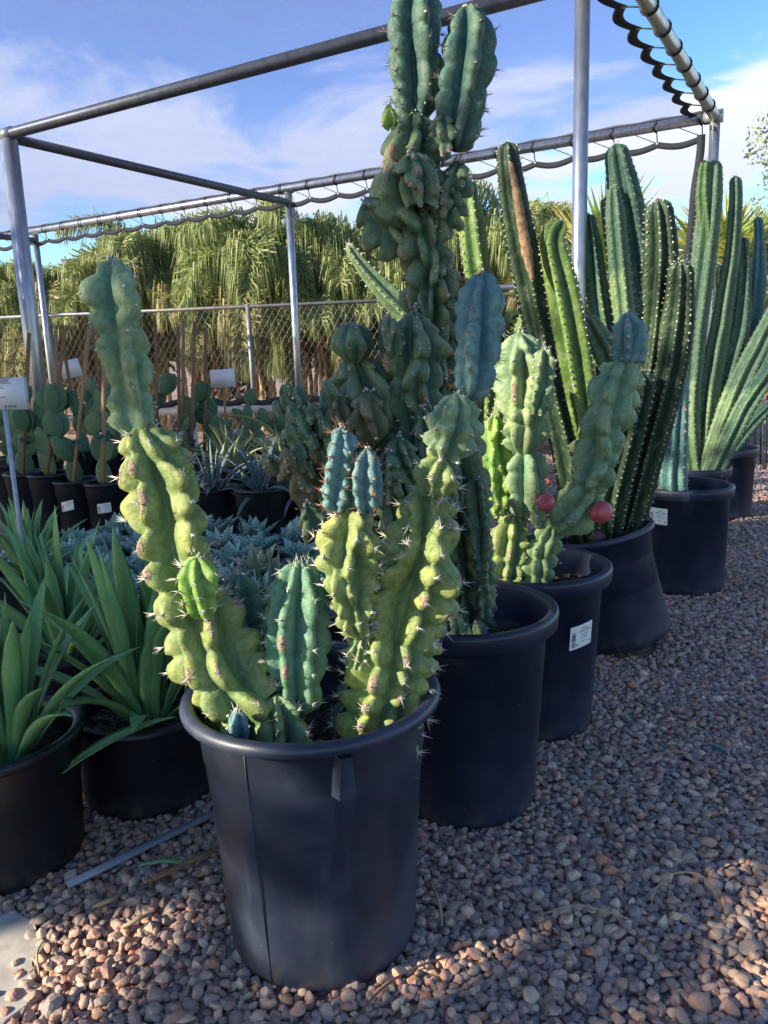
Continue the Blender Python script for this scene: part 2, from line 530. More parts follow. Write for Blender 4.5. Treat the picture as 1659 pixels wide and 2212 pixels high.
def stone_material():
    m, n, l, b = material('river_gravel_stone')
    oi = n.new('ShaderNodeObjectInfo')
    ramp = n.new('ShaderNodeValToRGB'); stone_ramp(ramp)
    l.new(oi.outputs['Random'], ramp.inputs[0])
    v = coords(n, l)
    add = n.new('ShaderNodeVectorMath'); add.operation = 'ADD'
    l.new(v, add.inputs[0])
    cx = N(n, 'ShaderNodeCombineXYZ'); l.new(math_node(n, l, 'MULTIPLY', oi.outputs['Random'], 57.0), cx.inputs[0]); l.new(cx.outputs[0], add.inputs[1])
    f = nz(n, l, add.outputs[0], 1.6, 4); g = nz(n, l, add.outputs[0], 9.0, 4, 0.7)
    c = mixcol(n, l, maprange(n, l, f, 0.35, 0.7, 0.0, 0.45), ramp.outputs[0], (0.40, 0.31, 0.25))
    c = mixcol(n, l, maprange(n, l, g, 0.5, 0.75, 0.0, 0.5), c, (0.085, 0.065, 0.055))
    l.new(c, b.inputs['Base Color'])
    b.inputs['Roughness'].default_value = 0.62
    b.inputs['Specular IOR Level'].default_value = 0.35
    bump(n, l, b, g, 0.25, 0.05)
    return m


M_GROUND = ground_material()
M_STONE = stone_material()
gV = []
gs = [-400, -60, -12, -6, -3, -1.5, 0, 1.5, 3, 6, 12, 60, 400]
for y in gs:
    for x in gs:
        gV.append((x, y, 0.0))
gF = np.array([(j * 13 + i, j * 13 + i + 1, (j + 1) * 13 + i + 1, (j + 1) * 13 + i) for j in range(12) for i in range(12)])
ground = obj('ground', mesh_np('ground', gV, gF, False, [M_GROUND]))
tag(ground, 'bed of multicoloured river gravel covering the nursery floor', 'ground', kind='structure')

POTS = [(-0.150, 1.41, 0.20), (0.19, 1.885, 0.19), (0.445, 2.30, 0.19), (0.87, 2.92, 0.21), (1.41, 3.64, 0.21)]


def rock_mesh(seed):
    rng = np.random.default_rng(seed)
    import bmesh
    bm = bmesh.new()
    bmesh.ops.create_icosphere(bm, subdivisions=2, radius=1.0)
    V = np.array([v.co[:] for v in bm.verts])
    # cut by random planes for the broken faces, then soften
    for _ in range(rng.integers(7, 12)):
        nrm = rng.normal(size=3); nrm /= np.linalg.norm(nrm)
        d = rng.uniform(0.45, 0.80)
        over = V @ nrm - d
        V = V - np.where(over > 0, over * rng.uniform(0.75, 0.95), 0)[:, None] * nrm
    V = V * (1 + 0.05 * rng.normal(size=(len(V), 1)))
    V *= np.array([1.0, rng.uniform(0.62, 0.85), rng.uniform(0.42, 0.70)])
    for v, c in zip(bm.verts, V):
        v.co = c
    me = bpy.data.meshes.new('pebble')
    bm.to_mesh(me); bm.free()
    me.materials.append(M_STONE)
    me.polygons.foreach_set('use_smooth', np.full(len(me.polygons), seed % 3 == 0))
    return me


ROCKS = [rock_mesh(100 + i) for i in range(14)]


def slab_x(y):
    y = np.asarray(y, float)
    x = -0.69 + 0.010 * np.sin(y * 37) + 0.006 * np.sin(y * 83 + 1)
    return x - np.clip((y - 1.28) / 0.24, 0, None) ** 2 * 0.17


def gravel():
    rng = np.random.default_rng(3)
    pts = []

    def layer(x0, x1, y0, y1, sp, zlo, zhi, smin, smax, keep=1.0):
        xs = np.arange(x0, x1, sp); ys = np.arange(y0, y1, sp)
        X, Y = np.meshgrid(xs, ys)
        P = np.stack([X.ravel(), Y.ravel()], -1) + rng.uniform(-0.55, 0.55, (X.size, 2)) * sp
        P = P[rng.uniform(size=len(P)) < keep]
        z = rng.uniform(zlo, zhi, len(P))
        s = smin + (smax - smin) * rng.beta(1.6, 3.2, len(P))
        pts.append(np.column_stack([P, z, s]))
    layer(-1.7, 1.7, 0.72, 2.6, 0.0165, 0.001, 0.006, 0.009, 0.018)
    layer(-1.7, 1.7, 0.72, 2.6, 0.0195, 0.006, 0.014, 0.009, 0.024, 0.8)
    layer(-1.7, 1.7, 0.72, 1.6, 0.045, 0.010, 0.018, 0.012, 0.026, 0.7)
    layer(-0.2, 2.6, 2.6, 4.6, 0.021, 0.001, 0.008, 0.009, 0.019)
    layer(-0.2, 2.6, 2.6, 4.6, 0.027, 0.006, 0.013, 0.010, 0.023, 0.75)
    layer(-2.6, -0.2, 2.6, 5.0, 0.042, 0.001, 0.010, 0.015, 0.030)
    layer(0.8, 5.2, 4.6, 9.0, 0.036, 0.001, 0.010, 0.014, 0.030)
    P = np.concatenate(pts)
    q = proj(P[:, :3])
    ok = (q[:, 0] > -420) & (q[:, 0] < 2080) & (q[:, 1] < 2600) & (q[:, 2] > 0.3)
    for x, y, r in POTS:
        ok &= (np.hypot(P[:, 0] - x, P[:, 1] - y) > r - 0.035)
    ok &= ~((P[:, 0] < slab_x(P[:, 1]) - rng.uniform(-0.012, 0.05, len(P)) ** 1) & (rng.uniform(size=len(P)) > 0.015))
    P = P[ok]; q = q[ok]
    size = P[:, 3] / q[:, 2]
    infr = (q[:, 0] > 25) & (q[:, 0] < 1630) & (q[:, 1] < 2190) & (q[:, 1] > 1500) & (P[:, 2] > 0.006)
    hid = np.zeros(len(P), bool)
    # hidden behind the front pot
    hid |= (q[:, 0] > 440) & (q[:, 0] < 930) & (q[:, 1] < 2120)
    score = np.where(infr & ~hid, size, -1)
    pick = np.argsort(-score)[:300]
    rot = rng.uniform(-0.45, 0.45, (len(P), 3)); rot[:, 2] = rng.uniform(0, 6.28, len(P))
    scl = P[:, 3:4] * rng.uniform(0.85, 1.2, (len(P), 3))
    kind = rng.integers(0, len(ROCKS), len(P))
    for i in pick:
        o = obj('pebble', ROCKS[kind[i]], ground, P[i, :3], rot[i])
        o.scale = scl[i]
    rest = np.ones(len(P), bool); rest[pick] = False
    P, rot, scl, kind = P[rest], rot[rest], scl[rest], kind[rest]
    me = bpy.data.meshes.new('gravel')
    me.vertices.add(len(P)); me.vertices.foreach_set('co', P[:, :3].astype(np.float32).ravel())
    for nm, arr in (('rot', rot), ('scl', scl)):
        a = me.attributes.new(nm, 'FLOAT_VECTOR', 'POINT'); a.data.foreach_set('vector', arr.astype(np.float32).ravel())
    a = me.attributes.new('pick', 'INT', 'POINT'); a.data.foreach_set('value', kind.astype(np.int32))
    me.materials.append(M_STONE)
    o = obj('gravel', me)
    tag(o, 'loose pinkish, grey and blue pebbles spread around the pots', 'gravel', kind='stuff')
    coll = bpy.data.collections.new('pebble_shapes')
    for i, r in enumerate(ROCKS):
        coll.objects.link(bpy.data.objects.new('pebble_shape', r))
    ng = bpy.data.node_groups.new('scatter_gravel', 'GeometryNodeTree')
    ng.interface.new_socket('Geometry', in_out='INPUT', socket_type='NodeSocketGeometry')
    ng.interface.new_socket('Geometry', in_out='OUTPUT', socket_type='NodeSocketGeometry')
    n, l = ng.nodes, ng.links
    gi, go = n.new('NodeGroupInput'), n.new('NodeGroupOutput')
    ci = n.new('GeometryNodeCollectionInfo'); ci.inputs['Collection'].default_value = coll
    ci.inputs['Separate Children'].default_value = True; ci.inputs['Reset Children'].default_value = True
    ip = n.new('GeometryNodeInstanceOnPoints'); ip.inputs['Pick Instance'].default_value = True

    def named(nm, typ):
        a = n.new('GeometryNodeInputNamedAttribute'); a.data_type = typ; a.inputs['Name'].default_value = nm
        return a.outputs['Attribute']
    l.new(gi.outputs[0], ip.inputs['Points']); l.new(ci.outputs[0], ip.inputs['Instance'])
    l.new(named('pick', 'INT'), ip.inputs['Instance Index'])
    er = n.new('FunctionNodeEulerToRotation'); l.new(named('rot', 'FLOAT_VECTOR'), er.inputs[0])
    l.new(er.outputs[0], ip.inputs['Rotation']); l.new(named('scl', 'FLOAT_VECTOR'), ip.inputs['Scale'])
    l.new(ip.outputs[0], go.inputs[0])
    md = o.modifiers.new('scatter', 'NODES'); md.node_group = ng


gravel()

# concrete slab corner at the lower left
rngs = np.random.default_rng(5)
sv = []
for y in np.linspace(0.5, 1.555, 90):
    sv.append((float(slab_x(y)), float(y), 0.012 + 0.002 * rngs.normal()))
sv += [(-2.2, 1.56, 0.012), (-2.2, 0.5, 0.012)]
nb = len(sv)
low = [(x, y, -0.02) for x, y, z in sv]
M_SLAB = simple_mat('worn_concrete', (0.50, 0.46, 0.41), 0.9, (0.36, 0.325, 0.29), 18, bmp=0.5)
slab = obj('concrete_slab', mesh_np('concrete_slab', sv + low, [list(range(nb))] + [(i, i + nb, (i + 1) % nb + nb, (i + 1) % nb) for i in range(nb)], False, [M_SLAB]))
tag(slab, 'worn pale concrete paving slab edged by the gravel', 'slab', kind='structure')


# ------------------------------------------------------------------ pots
def pot_profile(h, rt, rb, lip, band):
    """band: height of a straight rim band, 0 gives a rolled rim"""
    if band:
        return [(0.001, 0.006), (rb - 0.03, 0.006), (rb - 0.012, 0.0), (rb, 0.012), (rb + 0.002, 0.03), (rt - lip - 0.002, h - band - 0.002), (rt - 0.006, h - band), (rt - 0.003, h - band + 0.003),
                (rt, h - 0.012), (rt - 0.002, h - 0.003), (rt - 0.008, h), (rt - 0.020, h), (rt - 0.026, h - 0.004), (rt - 0.028, h - 0.012), (rb - 0.004, 0.05), (0.001, 0.05)]
    return [(0.001, 0.006), (rb - 0.03, 0.004), (rb - 0.012, 0.0), (rb - 0.001, 0.012), (rb + 0.003, 0.035), (rt - lip - 0.010, h - 0.115), (rt - lip - 0.004, h - 0.108), (rt - lip, h - 0.03), (rt - 0.010, h - 0.026),
            (rt - 0.002, h - 0.021), (rt, h - 0.012), (rt - 0.003, h - 0.004), (rt - 0.010, h), (rt - 0.022, h - 0.002), (rt - 0.028, h - 0.010), (rt - 0.030, h - 0.03), (rb - 0.004, 0.05), (0.001, 0.05)]


def soil_mesh(r, seed, amp=0.012):
    rng = np.random.default_rng(seed)
    V = [(0, 0, 0.01)]; Fc = []
    nr, na = 9, 36
    for i in range(1, nr + 1):
        for j in range(na):
            a = 2 * math.pi * j / na
            rr = r * i / nr
            V.append((rr * math.cos(a), rr * math.sin(a), amp * rng.normal() * (0.8 if i < nr else 0.2) * 0.6 + 0.01 * (1 - i / nr)))
    for j in range(na):
        Fc.append((0, 1 + j, 1 + (j + 1) % na))
    for i in range(nr - 1):
        for j in range(na):
            a, b = 1 + i * na, 1 + (i + 1) * na
            Fc.append((a + j, b + j, b + (j + 1) % na, a + (j + 1) % na))
    return mesh_np('soil', V, Fc, False, [M_SOIL])


def chips_mesh(r, n, seed):
    rng = np.random.default_rng(seed)
    parts = []
    for _ in range(n):
        rr = r * math.sqrt(rng.uniform()); a = rng.uniform(0, 6.28)
        V, Fc = box_vf((-0.5, -0.5, -0.5), (0.5, 0.5, 0.5))
        V = V * np.array([rng.uniform(0.008, 0.030), rng.uniform(0.004, 0.009), 0.003])
        e = Matrix.Rotation(rng.uniform(0, 6.28), 3, 'Z') @ Matrix.Rotation(rng.uniform(-0.5, 0.5), 3, 'Y')
        V = V @ np.array(e).T + np.array([rr * math.cos(a), rr * math.sin(a), 0.014])
        parts.append((V, Fc))
    V, Fc = join(parts)
    return mesh_np('bark_chips', V, Fc, False, [M_CHIP])


def wall_r(h, rt, rb, lip, z):
    return rb + (rt - lip - rb) * min(1, max(0, z / (h - 0.06)))


def curved_label(parent, h, rt, rb, lip, ang, zc, w, hh, lean=0.0, detail=True, stick_out=0.0):
    """a printed paper label wrapped on the wall of a pot; ang is the direction it faces"""
    nx, nzs = 10, 4

    def P(u, v, off):
        z = zc + (v - 0.5) * hh + (u - 0.5) * w * lean
        r = wall_r(h, rt, rb, lip, z) + off
        a = ang + ((u - 0.5) * w) / r
        return (r * math.cos(a), r * math.sin(a), z)

    def patch(u0, u1, v0, v1, off, th):
        V, Fc = [], []
        for s, o_ in ((0, off), (1, off + th)):
            for j in range(nzs + 1):
                for i in range(nx + 1):
                    V.append(P(u0 + (u1 - u0) * i / nx, v0 + (v1 - v0) * j / nzs, o_))
        k = (nx + 1) * (nzs + 1)
        for j in range(nzs):
            for i in range(nx):
                a = j * (nx + 1) + i
                Fc.append((a, a + nx + 1, a + nx + 2, a + 1)); Fc.append((k + a, k + a + 1, k + a + nx + 2, k + a + nx + 1))
        return V, Fc
    V, Fc = patch(0, 1, 0, 1, 0.002, 0.0012)
    o = obj('price_label', mesh_np('price_label', V, Fc, False, [M_CARD]), parent)
    if detail:
        parts = []
        rng = np.random.default_rng(int(w * 1e5))
        v = 0.10
        while v < 0.72:                                             # barcode
            t = rng.choice([0.015, 0.025, 0.045])
            parts.append(patch(0.07, 0.22, v, v + t, 0.0036, 0.0004)); v += t + rng.choice([0.015, 0.03])
        Vv, Ff = join([(a, np.array(b)) for a, b in parts])
        obj('barcode', mesh_np('barcode', Vv, Ff, False, [M_INK]), o)
        parts = []
        for (u0, u1, v0, t) in [(0.50, 0.74, 0.80, 0.05), (0.36, 0.62, 0.68, 0.055), (0.65, 0.92, 0.68, 0.055), (0.45, 0.85, 0.56, 0.02), (0.42, 0.80, 0.48, 0.02), (0.45, 0.76, 0.40, 0.02), (0.5, 0.7, 0.24, 0.03), (0.84, 0.94, 0.12, 0.09), (0.27, 0.34, 0.12, 0.08)]:
            parts.append(patch(u0, u1, v0, v0 + t, 0.0036, 0.0004))
        Vv, Ff = join([(a, np.array(b)) for a, b in parts])
        obj('print_lines', mesh_np('print_lines', Vv, Ff, False, [M_INKG]), o)
    return o


def make_pot(label, x, y, h, rt, rb, lip, band, soil_z, mat=None, group=None, seed=1, tilt=None, chips=0, name='nursery_pot', n=64):
    t = thing(name, label, 'pot', (x, y, 0.0), 0, group)
    rng = np.random.default_rng(seed)
    V, Fc = lathe_vf(pot_profile(h, rt, rb, lip, band), n)
    a = np.arctan2(V[:, 1], V[:, 0]); z = V[:, 2] / h
    wob = 1 + (0.006 * np.sin(2 * a + rng.uniform(0, 6)) + 0.004 * np.sin(3 * a + rng.uniform(0, 6))) * z
    V[:, 0] *= wob; V[:, 1] *= wob
    obj('body', mesh_np('pot_body', V, Fc, True, [mat or M_POT]), t)
    r = rb + (rt - lip - rb) * soil_z / h
    s = obj('soil', soil_mesh(r - 0.006, seed), t, (0, 0, soil_z))
    if chips:
        obj('bark_chips', chips_mesh(r - 0.03, chips, seed), t, (0, 0, soil_z), kind='stuff')
    if tilt:
        t.rotation_euler = tilt
    return t


POT1 = make_pot('large scuffed black nursery pot holding the two-armed yellow-green cactus', -0.150, 1.41, 0.525, 0.245, 0.183, 0.030, 0, 0.400, seed=11, mat=M_POT1)
# lifting lugs, mould seam and ring on the front pot
for ang in (-1.25, -1.25 + 2.094, -1.25 + 4.189):
    lv, lf = [], []
    for (zz, w_, o_) in ((0.493, 0.030, 0.020), (0.455, 0.038, 0.020), (0.415, 0.044, 0.017)):
        rr = wall_r(0.525, 0.245, 0.183, 0.030, zz)
        for sx in (-1, 1):
            lv.append((rr + o_, sx * w_ * 0.30, zz)); lv.append((rr - 0.004, sx * w_ * 0.5, zz))
    lf = [(0, 1, 5, 4), (3, 2, 6, 7), (2, 0, 4, 6), (4, 5, 9, 8), (7, 6, 10, 11), (6, 4, 8, 10), (8, 9, 11, 10), (0, 2, 3, 1)]
    lv = np.array(lv); c, s = math.cos(ang), math.sin(ang)
    lv = np.column_stack([lv[:, 0] * c - lv[:, 1] * s, lv[:, 0] * s + lv[:, 1] * c, lv[:, 2]])
    obj('lifting_lug', mesh_np('lifting_lug', lv, lf, False, [M_POT1]), POT1)
seam = []
for zz in np.linspace(0.02, 0.49, 12):
    rr = wall_r(0.525, 0.245, 0.183, 0.030, zz) + 0.0005
    seam.append((rr * math.cos(-2.05), rr * math.sin(-2.05), zz))
V, Fc = tube_vf(seam, 0.0013, 6)
obj('mould_seam', mesh_np('mould_seam', V, Fc, True, [M_POT1]), POT1)

POT2 = make_pot('black wide-banded pot beneath the tallest gnarled cactus', 0.19, 1.885, 0.52, 0.235, 0.176, 0.028, 0.046, 0.425, seed=12)
POT3 = make_pot('black wide-banded pot with a white price label facing the gravel path', 0.445, 2.30, 0.51, 0.235, 0.176, 0.028, 0.046, 0.440, seed=13)
curved_label(POT3, 0.51, 0.235, 0.176, 0.028, math.radians(-58), 0.335, 0.085, 0.070, 0.10)
POT4 = make_pot('black pot leaning to one side under the dark ribbed cactus', 0.895, 2.93, 0.435, 0.215, 0.205, 0.020, 0, 0.345, seed=14, tilt=(math.radians(-2), math.radians(-11), 0))
POT4.location.z = 0.03
POT5 = make_pot('large black pot with sun spots and a single pale stump', 1.41, 3.64, 0.50, 0.225, 0.196, 0.018, 0.05, 0.44, seed=15)
curved_label(POT5, 0.50, 0.225, 0.196, 0.018, math.radians(-141), 0.375, 0.09, 0.075, 0.0)
POT6 = make_pot('black pot beneath the pale green fan of columns', 1.76, 4.45, 0.46, 0.22, 0.19, 0.018, 0.05, 0.40, seed=16)
POT7 = make_pot('farther black pot catching sun beside the upright rods', 2.27, 5.20, 0.46, 0.22, 0.19, 0.018, 0.05, 0.40, seed=17)
POT8 = make_pot('black pot mostly hidden behind the gnarled cacti', 0.22, 2.90, 0.46, 0.20, 0.17, 0.02, 0.04, 0.38, mat=M_POTD, seed=18)


# ------------------------------------------------------------------ cactus generator
def cones(P, D, L, R):
    """thin three-sided spines"""
    P, D = np.asarray(P), np.asarray(D)
    D = D / np.linalg.norm(D, axis=1)[:, None]
    ref = np.where(np.abs(D[:, 2:3]) < 0.9, np.array([[0, 0, 1.0]]), np.array([[1.0, 0, 0]]))
    A = np.cross(D, ref); A /= np.linalg.norm(A, axis=1)[:, None]
    B = np.cross(D, A)
    V = []
    for k in range(3):
        t = 2 * math.pi * k / 3
        V.append(P + R[:, None] * (math.cos(t) * A + math.sin(t) * B))
    V.append(P + D * L[:, None])
    V = np.stack(V, 1)
    n = len(P)
    base = np.arange(n)[:, None] * 4
    Fc = np.stack([base + np.array([[0, 1, 3]]), base + np.array([[1, 2, 3]]), base + np.array([[2, 0, 3]])], 1).reshape(-1, 3)
    return V.reshape(-1, 3), Fc


_OCT = np.array([(1, 0, 0), (-1, 0, 0), (0, 1, 0), (0, -1, 0), (0, 0, 1), (0, 0, -1)], float)
_OCTF = np.array([(0, 2, 4), (2, 1, 4), (1, 3, 4), (3, 0, 4), (2, 0, 5), (1, 2, 5), (3, 1, 5), (0, 3, 5)])


def tufts(P, D, R, rng):
    n = len(P)
    V = (_OCT[None] * R[:, None, None] * rng.uniform(0.7, 1.3, (n, 6, 1))) + P[:, None, :]
    Fc = (np.arange(n)[:, None, None] * 6 + _OCTF[None]).reshape(-1, 3)
    return V.reshape(-1, 3), Fc


MON = dict(N=7, core=0.34, wander=0.46, lam=0.045, amp=0.42, lump=0.06, prof=1.45, spine=(0.011, 0.023), nsp=(4, 8), tuft=0.0042, scar=0.35, spmat='pale', reg=0.0, tint=0.25)
MON2 = dict(MON, N=11, core=0.26, wander=0.62, lam=0.060, amp=0.55, lump=0.115, prof=1.5, spine=(0.006, 0.015), nsp=(2, 5), scar=0.45, spmat='dark', tint=0.1)
COLU = dict(N=7, core=0.48, wander=0.05, lam=0.024, amp=0.07, lump=0.012, prof=1.15, spine=(0.004, 0.010), nsp=(3, 5), tuft=0.0042, scar=0.03, spmat='pale', reg=1.0, tint=0.05)


def cactus_stem(name, path, Y, mat, parent, style, seed, label=None, res=1.0, dome=True, crown=True, rz=None, **over):
    """path: (px, py, half-width px); Y: depth or (start, end) depth of the stem"""
    st = dict(style, **over)
    rng = np.random.default_rng(seed)
    path = np.array(path, float)
    nP = len(path)
    s0 = np.concatenate([[0], np.cumsum(np.linalg.norm(np.diff(path[:, :2], axis=0), axis=1))])
    Ys = np.interp(s0, [0, s0[-1]], Y if isinstance(Y, (tuple, list)) else (Y, Y))
    W = np.array([at_y(x, y, d) for (x, y, _), d in zip(path, Ys)])
    dep = (W - _C) @ _F
    R = path[:, 2] * dep / FPX * (1.09 if st['reg'] == 0 else 1.0)
    tip = R[-1] < 0.7 * R[-2]
    foot = R[0] < 0.62 * R[1]
    Rm = R.copy()
    if tip:
        Rm[-1] = Rm[-2] * 0.9
    if foot:
        Rm[0] = Rm[1] * 0.9
    L = np.sum(np.linalg.norm(np.diff(W, axis=0), axis=1))
    step = (0.0065 if st['reg'] == 0 else 0.0085) / res
    M = int(np.clip(L / step, 14, 150))
    C_, s = catmull(np.column_stack([W, Rm]), M)
    Rr = np.clip(C_[:, 3], Rm.min() * 0.7, Rm.max() * 1.1)
    C_ = C_[:, :3]
    if tip:
        e = np.clip((L - s) / max(1e-4, Rm[-2] * 1.1), 0, 1)
        Rr = Rr * np.sqrt(np.clip(1 - (1 - e) ** 2.2, 0.004, 1))
    if foot:
        e = np.clip(s / max(1e-4, Rm[1] * 1.0), 0, 1)
        Rr = Rr * np.sqrt(np.clip(1 - (1 - e) ** 2.2, 0.03, 1))
    T = np.gradient(C_, axis=0); T /= np.linalg.norm(T, axis=1)[:, None]
    A = np.zeros_like(T)
    a = np.cross(T[0], (0.3, 1.0, 0.1)); a /= np.linalg.norm(a)
    for i in range(M):
        a = a - T[i] * (a @ T[i]); a /= np.linalg.norm(a); A[i] = a
    B = np.cross(T, A)
    n = st['N']
    na = int(n * (9 if st['reg'] == 0 else 6) * min(1.0, res + 0.2))
    th = np.linspace(0, 2 * np.pi, na, endpoint=False)
    acc = np.zeros((M, na))
    ph0 = rng.uniform(0, 6.28) if rz is None else rz
    twist = rng.uniform(-1.2, 1.2) * (1 - st['reg'])
    ribs = []
    scar = np.zeros((M, na))
    meanR = float(np.mean(Rm))
    lam = st['lam'] * (1 if st['reg'] else max(0.55, min(1.25, meanR / 0.06)))
    for k in range(n):
        ang = ph0 + 2 * np.pi * k / n + st['wander'] * (2 * np.pi / n) * noise1(s / 0.11 + 7 * k, rng) + twist * s
        u = s / (lam * rng.uniform(0.75, 1.4)) + rng.uniform(0, 1) + (0.45 * noise1(s / 0.08, rng) if not st['reg'] else 0)
        if st['reg']:
            u = s / lam + 0.5 * (k % 2)
        fr = u - np.floor(u)
        fr2 = fr + 0.11 * np.sin(2 * np.pi * fr)
        wv = (0.5 - 0.5 * np.cos(2 * np.pi * fr2)) ** (0.6 if not st['reg'] else 0.85)
        sw = 1.06 + (0.27 * noise1(s / 0.09, rng) if not st['reg'] else 0.03 * noise1(s / 0.2, rng))
        h = (1 - st['amp'] + st['amp'] * wv) * sw
        d = (th[None, :] - ang[:, None] + np.pi) % (2 * np.pi) - np.pi
        dn = np.abs(d) / (np.pi / n)
        wid = 1.15 if not st['reg'] else 1.05
        pr = np.clip(1 - (dn / wid) ** st['prof'], 0, 1)
        acc += (pr * h[:, None]) ** 5
        pk = np.floor(u).astype(int)
        near = np.clip(1 - dn * 1.6, 0, 1)
        if st['scar'] > 0:
            ids = np.unique(pk)
            on = {i: (rng.uniform(0.5, 1.0) if rng.uniform() < st['scar'] else 0) for i in ids}
            g = np.array([on[i] for i in pk]) * np.clip(1 - np.abs(fr - 0.55) * 2.0, 0, 1)
            scar = np.maximum(scar, near * g[:, None] * 1.3)
        # areoles at the wave crests
        for i in range(1, M - 1):
            if wv[i] >= wv[i - 1] and wv[i] > wv[i + 1] and Rr[i] > 0.25 * meanR:
                ribs.append((i, ang[i], h[i]))
    comb = acc ** (1 / 5)
    lump = np.zeros((M, na))
    if st['lump'] > 0:
        for q in range(3):
            lump += noise1(s / 0.06, rng)[:, None] * np.cos((q + 1) * th[None, :] + rng.uniform(0, 6) + 3 * noise1(s / 0.12, rng)[:, None])
    rad = Rr[:, None] * (st['core'] + (1 - st['core']) * comb) * (1 + st['lump'] * lump)
    V = C_[:, None, :] + rad[:, :, None] * (np.cos(th)[None, :, None] * A[:, None, :] + np.sin(th)[None, :, None] * B[:, None, :])
    if st['reg'] == 0 and st['lump'] > 0.1:                      # overhanging lobes droop a little
        V[:, :, 2] -= (comb ** 2 * 0.010)
    V = V.reshape(-1, 3)
    i = np.arange(M - 1)[:, None]; j = np.arange(na)[None, :]
    Fc = np.stack([i * na + j, i * na + (j + 1) % na, (i + 1) * na + (j + 1) % na, (i + 1) * na + j], -1).reshape(-1, 4)
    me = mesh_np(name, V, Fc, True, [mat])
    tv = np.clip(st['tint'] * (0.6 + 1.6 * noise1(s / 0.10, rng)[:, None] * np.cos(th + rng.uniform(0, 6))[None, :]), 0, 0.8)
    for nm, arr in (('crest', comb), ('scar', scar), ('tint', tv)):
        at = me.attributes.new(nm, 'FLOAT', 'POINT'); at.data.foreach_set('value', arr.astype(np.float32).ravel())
    o = obj(name, me, parent)
    if label:
        o['label'] = label
    # spines
    if st['nsp'][1] > 0 and ribs:
        P, D, Ls, Rs, TP, TR = [], [], [], [], [], []
        for (i_, ang, h) in ribs:
            rd = math.cos(ang) * A[i_] + math.sin(ang) * B[i_]
            r_ = Rr[i_] * (st['core'] + (1 - st['core']) * h)
            p = C_[i_] + rd * r_ * 0.985
            if st['reg'] == 0 and st['lump'] > 0.1:
                p = p - np.array([0, 0, h * h * 0.010])
            TP.append(p); TR.append(st['tuft'] * rng.uniform(0.6, 1.15))
            nd = rd + 0.25 * T[i_]
            for _ in range(rng.integers(st['nsp'][0], st['nsp'][1])):
                D.append(nd + rng.normal(size=3) * 0.55); P.append(p)
                Ls.append(rng.uniform(*st['spine'])); Rs.append(0.00095 if st['reg'] == 0 else 0.0005)
        if tip and crown:
            tp = C_[-1]
            for _ in range(26):
                off = rng.normal(size=3) * Rm[-2] * 0.22
                P.append(tp + off - T[-1] * 0.004); D.append(T[-1] + off / (Rm[-2] * 0.35) * 0.7 + rng.normal(size=3) * 0.25)
                Ls.append(rng.uniform(0.006, 0.016)); Rs.append(0.0006)
            for _ in range(7):
                TP.append(tp + rng.normal(size=3) * Rm[-2] * 0.14 - T[-1] * 0.003); TR.append(st['tuft'] * 0.9)
        if not P:
            P, D, Ls, Rs = [TP[0]], [T[0]], [0.003], [0.0005]
        V1, F1 = cones(P, D, np.array(Ls), np.array(Rs))
        V2, F2 = tufts(np.array(TP), None, np.array(TR), rng)
        Vv, Ff = join([(V1, F1), (V2, F2)])
        mi = np.concatenate([np.zeros(len(F1)), np.ones(len(F2))])
        sm = {'pale': M_SPL, 'dark': M_SPD, 'brown': M_SPR}[st['spmat']]
        obj('spines', mesh_np('spines', Vv, Ff, False, [sm, M_WOOL], mi), o, kind='stuff')
    return o


# ---- front cactus
K1 = thing('monstrose_cactus', 'sunlit lumpy yellow-green cactus with two thick arms in the scuffed pot', 'cactus', (-0.15, 1.41, 0.40))
K1.location = (0, 0, 0)
S = lambda nm, p, Y, m, sd, **k: cactus_stem(nm, p, Y, m, K1, MON, sd, **k)
S('stem', [(580, 1660, 70), (540, 1565, 86), (492, 1465, 98), (455, 1390, 88), (415, 1300, 82), (390, 1200, 78), (365, 1100, 78), (336, 1005, 74), (315, 950, 62), (303, 918, 25)], (1.35, 1.40), M_YG, 21, scar=0.5)
S('stem', [(297, 945, 22), (290, 905, 44), (284, 850, 44), (278, 790, 50), (262, 720, 60), (250, 640, 68), (247, 592, 52), (245, 562, 12)], (1.40, 1.42), M_PALE, 22, scar=0.06, N=6, lam=0.080, amp=0.48, core=0.42, spine=(0.003, 0.007), nsp=(1, 4), tint=0.35)
S('stem', [(625, 1660, 50), (612, 1585, 52), (602, 1530, 42), (596, 1500, 15)], 1.33, M_GREY, 23, crown=False)
S('pup', [(442, 1338, 12), (436, 1300, 36), (430, 1250, 48), (426, 1218, 40), (425, 1201, 8)], (1.32, 1.31), M_FRESH, 25, scar=0, N=6, amp=0.16, core=0.45, tuft=0.003, wander=0.15, tint=0.4)
S('pup', [(545, 1410, 38), (527, 1335, 40), (516, 1275, 36), (512, 1238, 10)], 1.47, M_TEAL, 26, scar=0.1)
S('pup', [(642, 1548, 14), (637, 1495, 52), (634, 1405, 66), (640, 1315, 62), (646, 1255, 46), (650, 1212, 10)], (1.37, 1.38), M_TEAL, 27, scar=0.05, N=7, amp=0.20, core=0.40, tuft=0.003, wander=0.18, tint=0.3, lam=0.05)
S('pup', [(518, 1604, 8), (517, 1578, 23), (515, 1552, 21), (513, 1534, 5)], 1.265, M_BLUE, 28, scar=0, nsp=(0, 2), N=5, amp=0.1, spine=(0.002, 0.004))
S('stem', [(800, 1670, 76), (815, 1585, 82), (836, 1500, 90), (852, 1400, 86), (880, 1300, 84), (908, 1200, 88), (920, 1130, 68), (926, 1078, 56), (931, 1054, 20)], (1.36, 1.43), M_YG, 29, scar=0.5, N=8, spine=(0.014, 0.028))
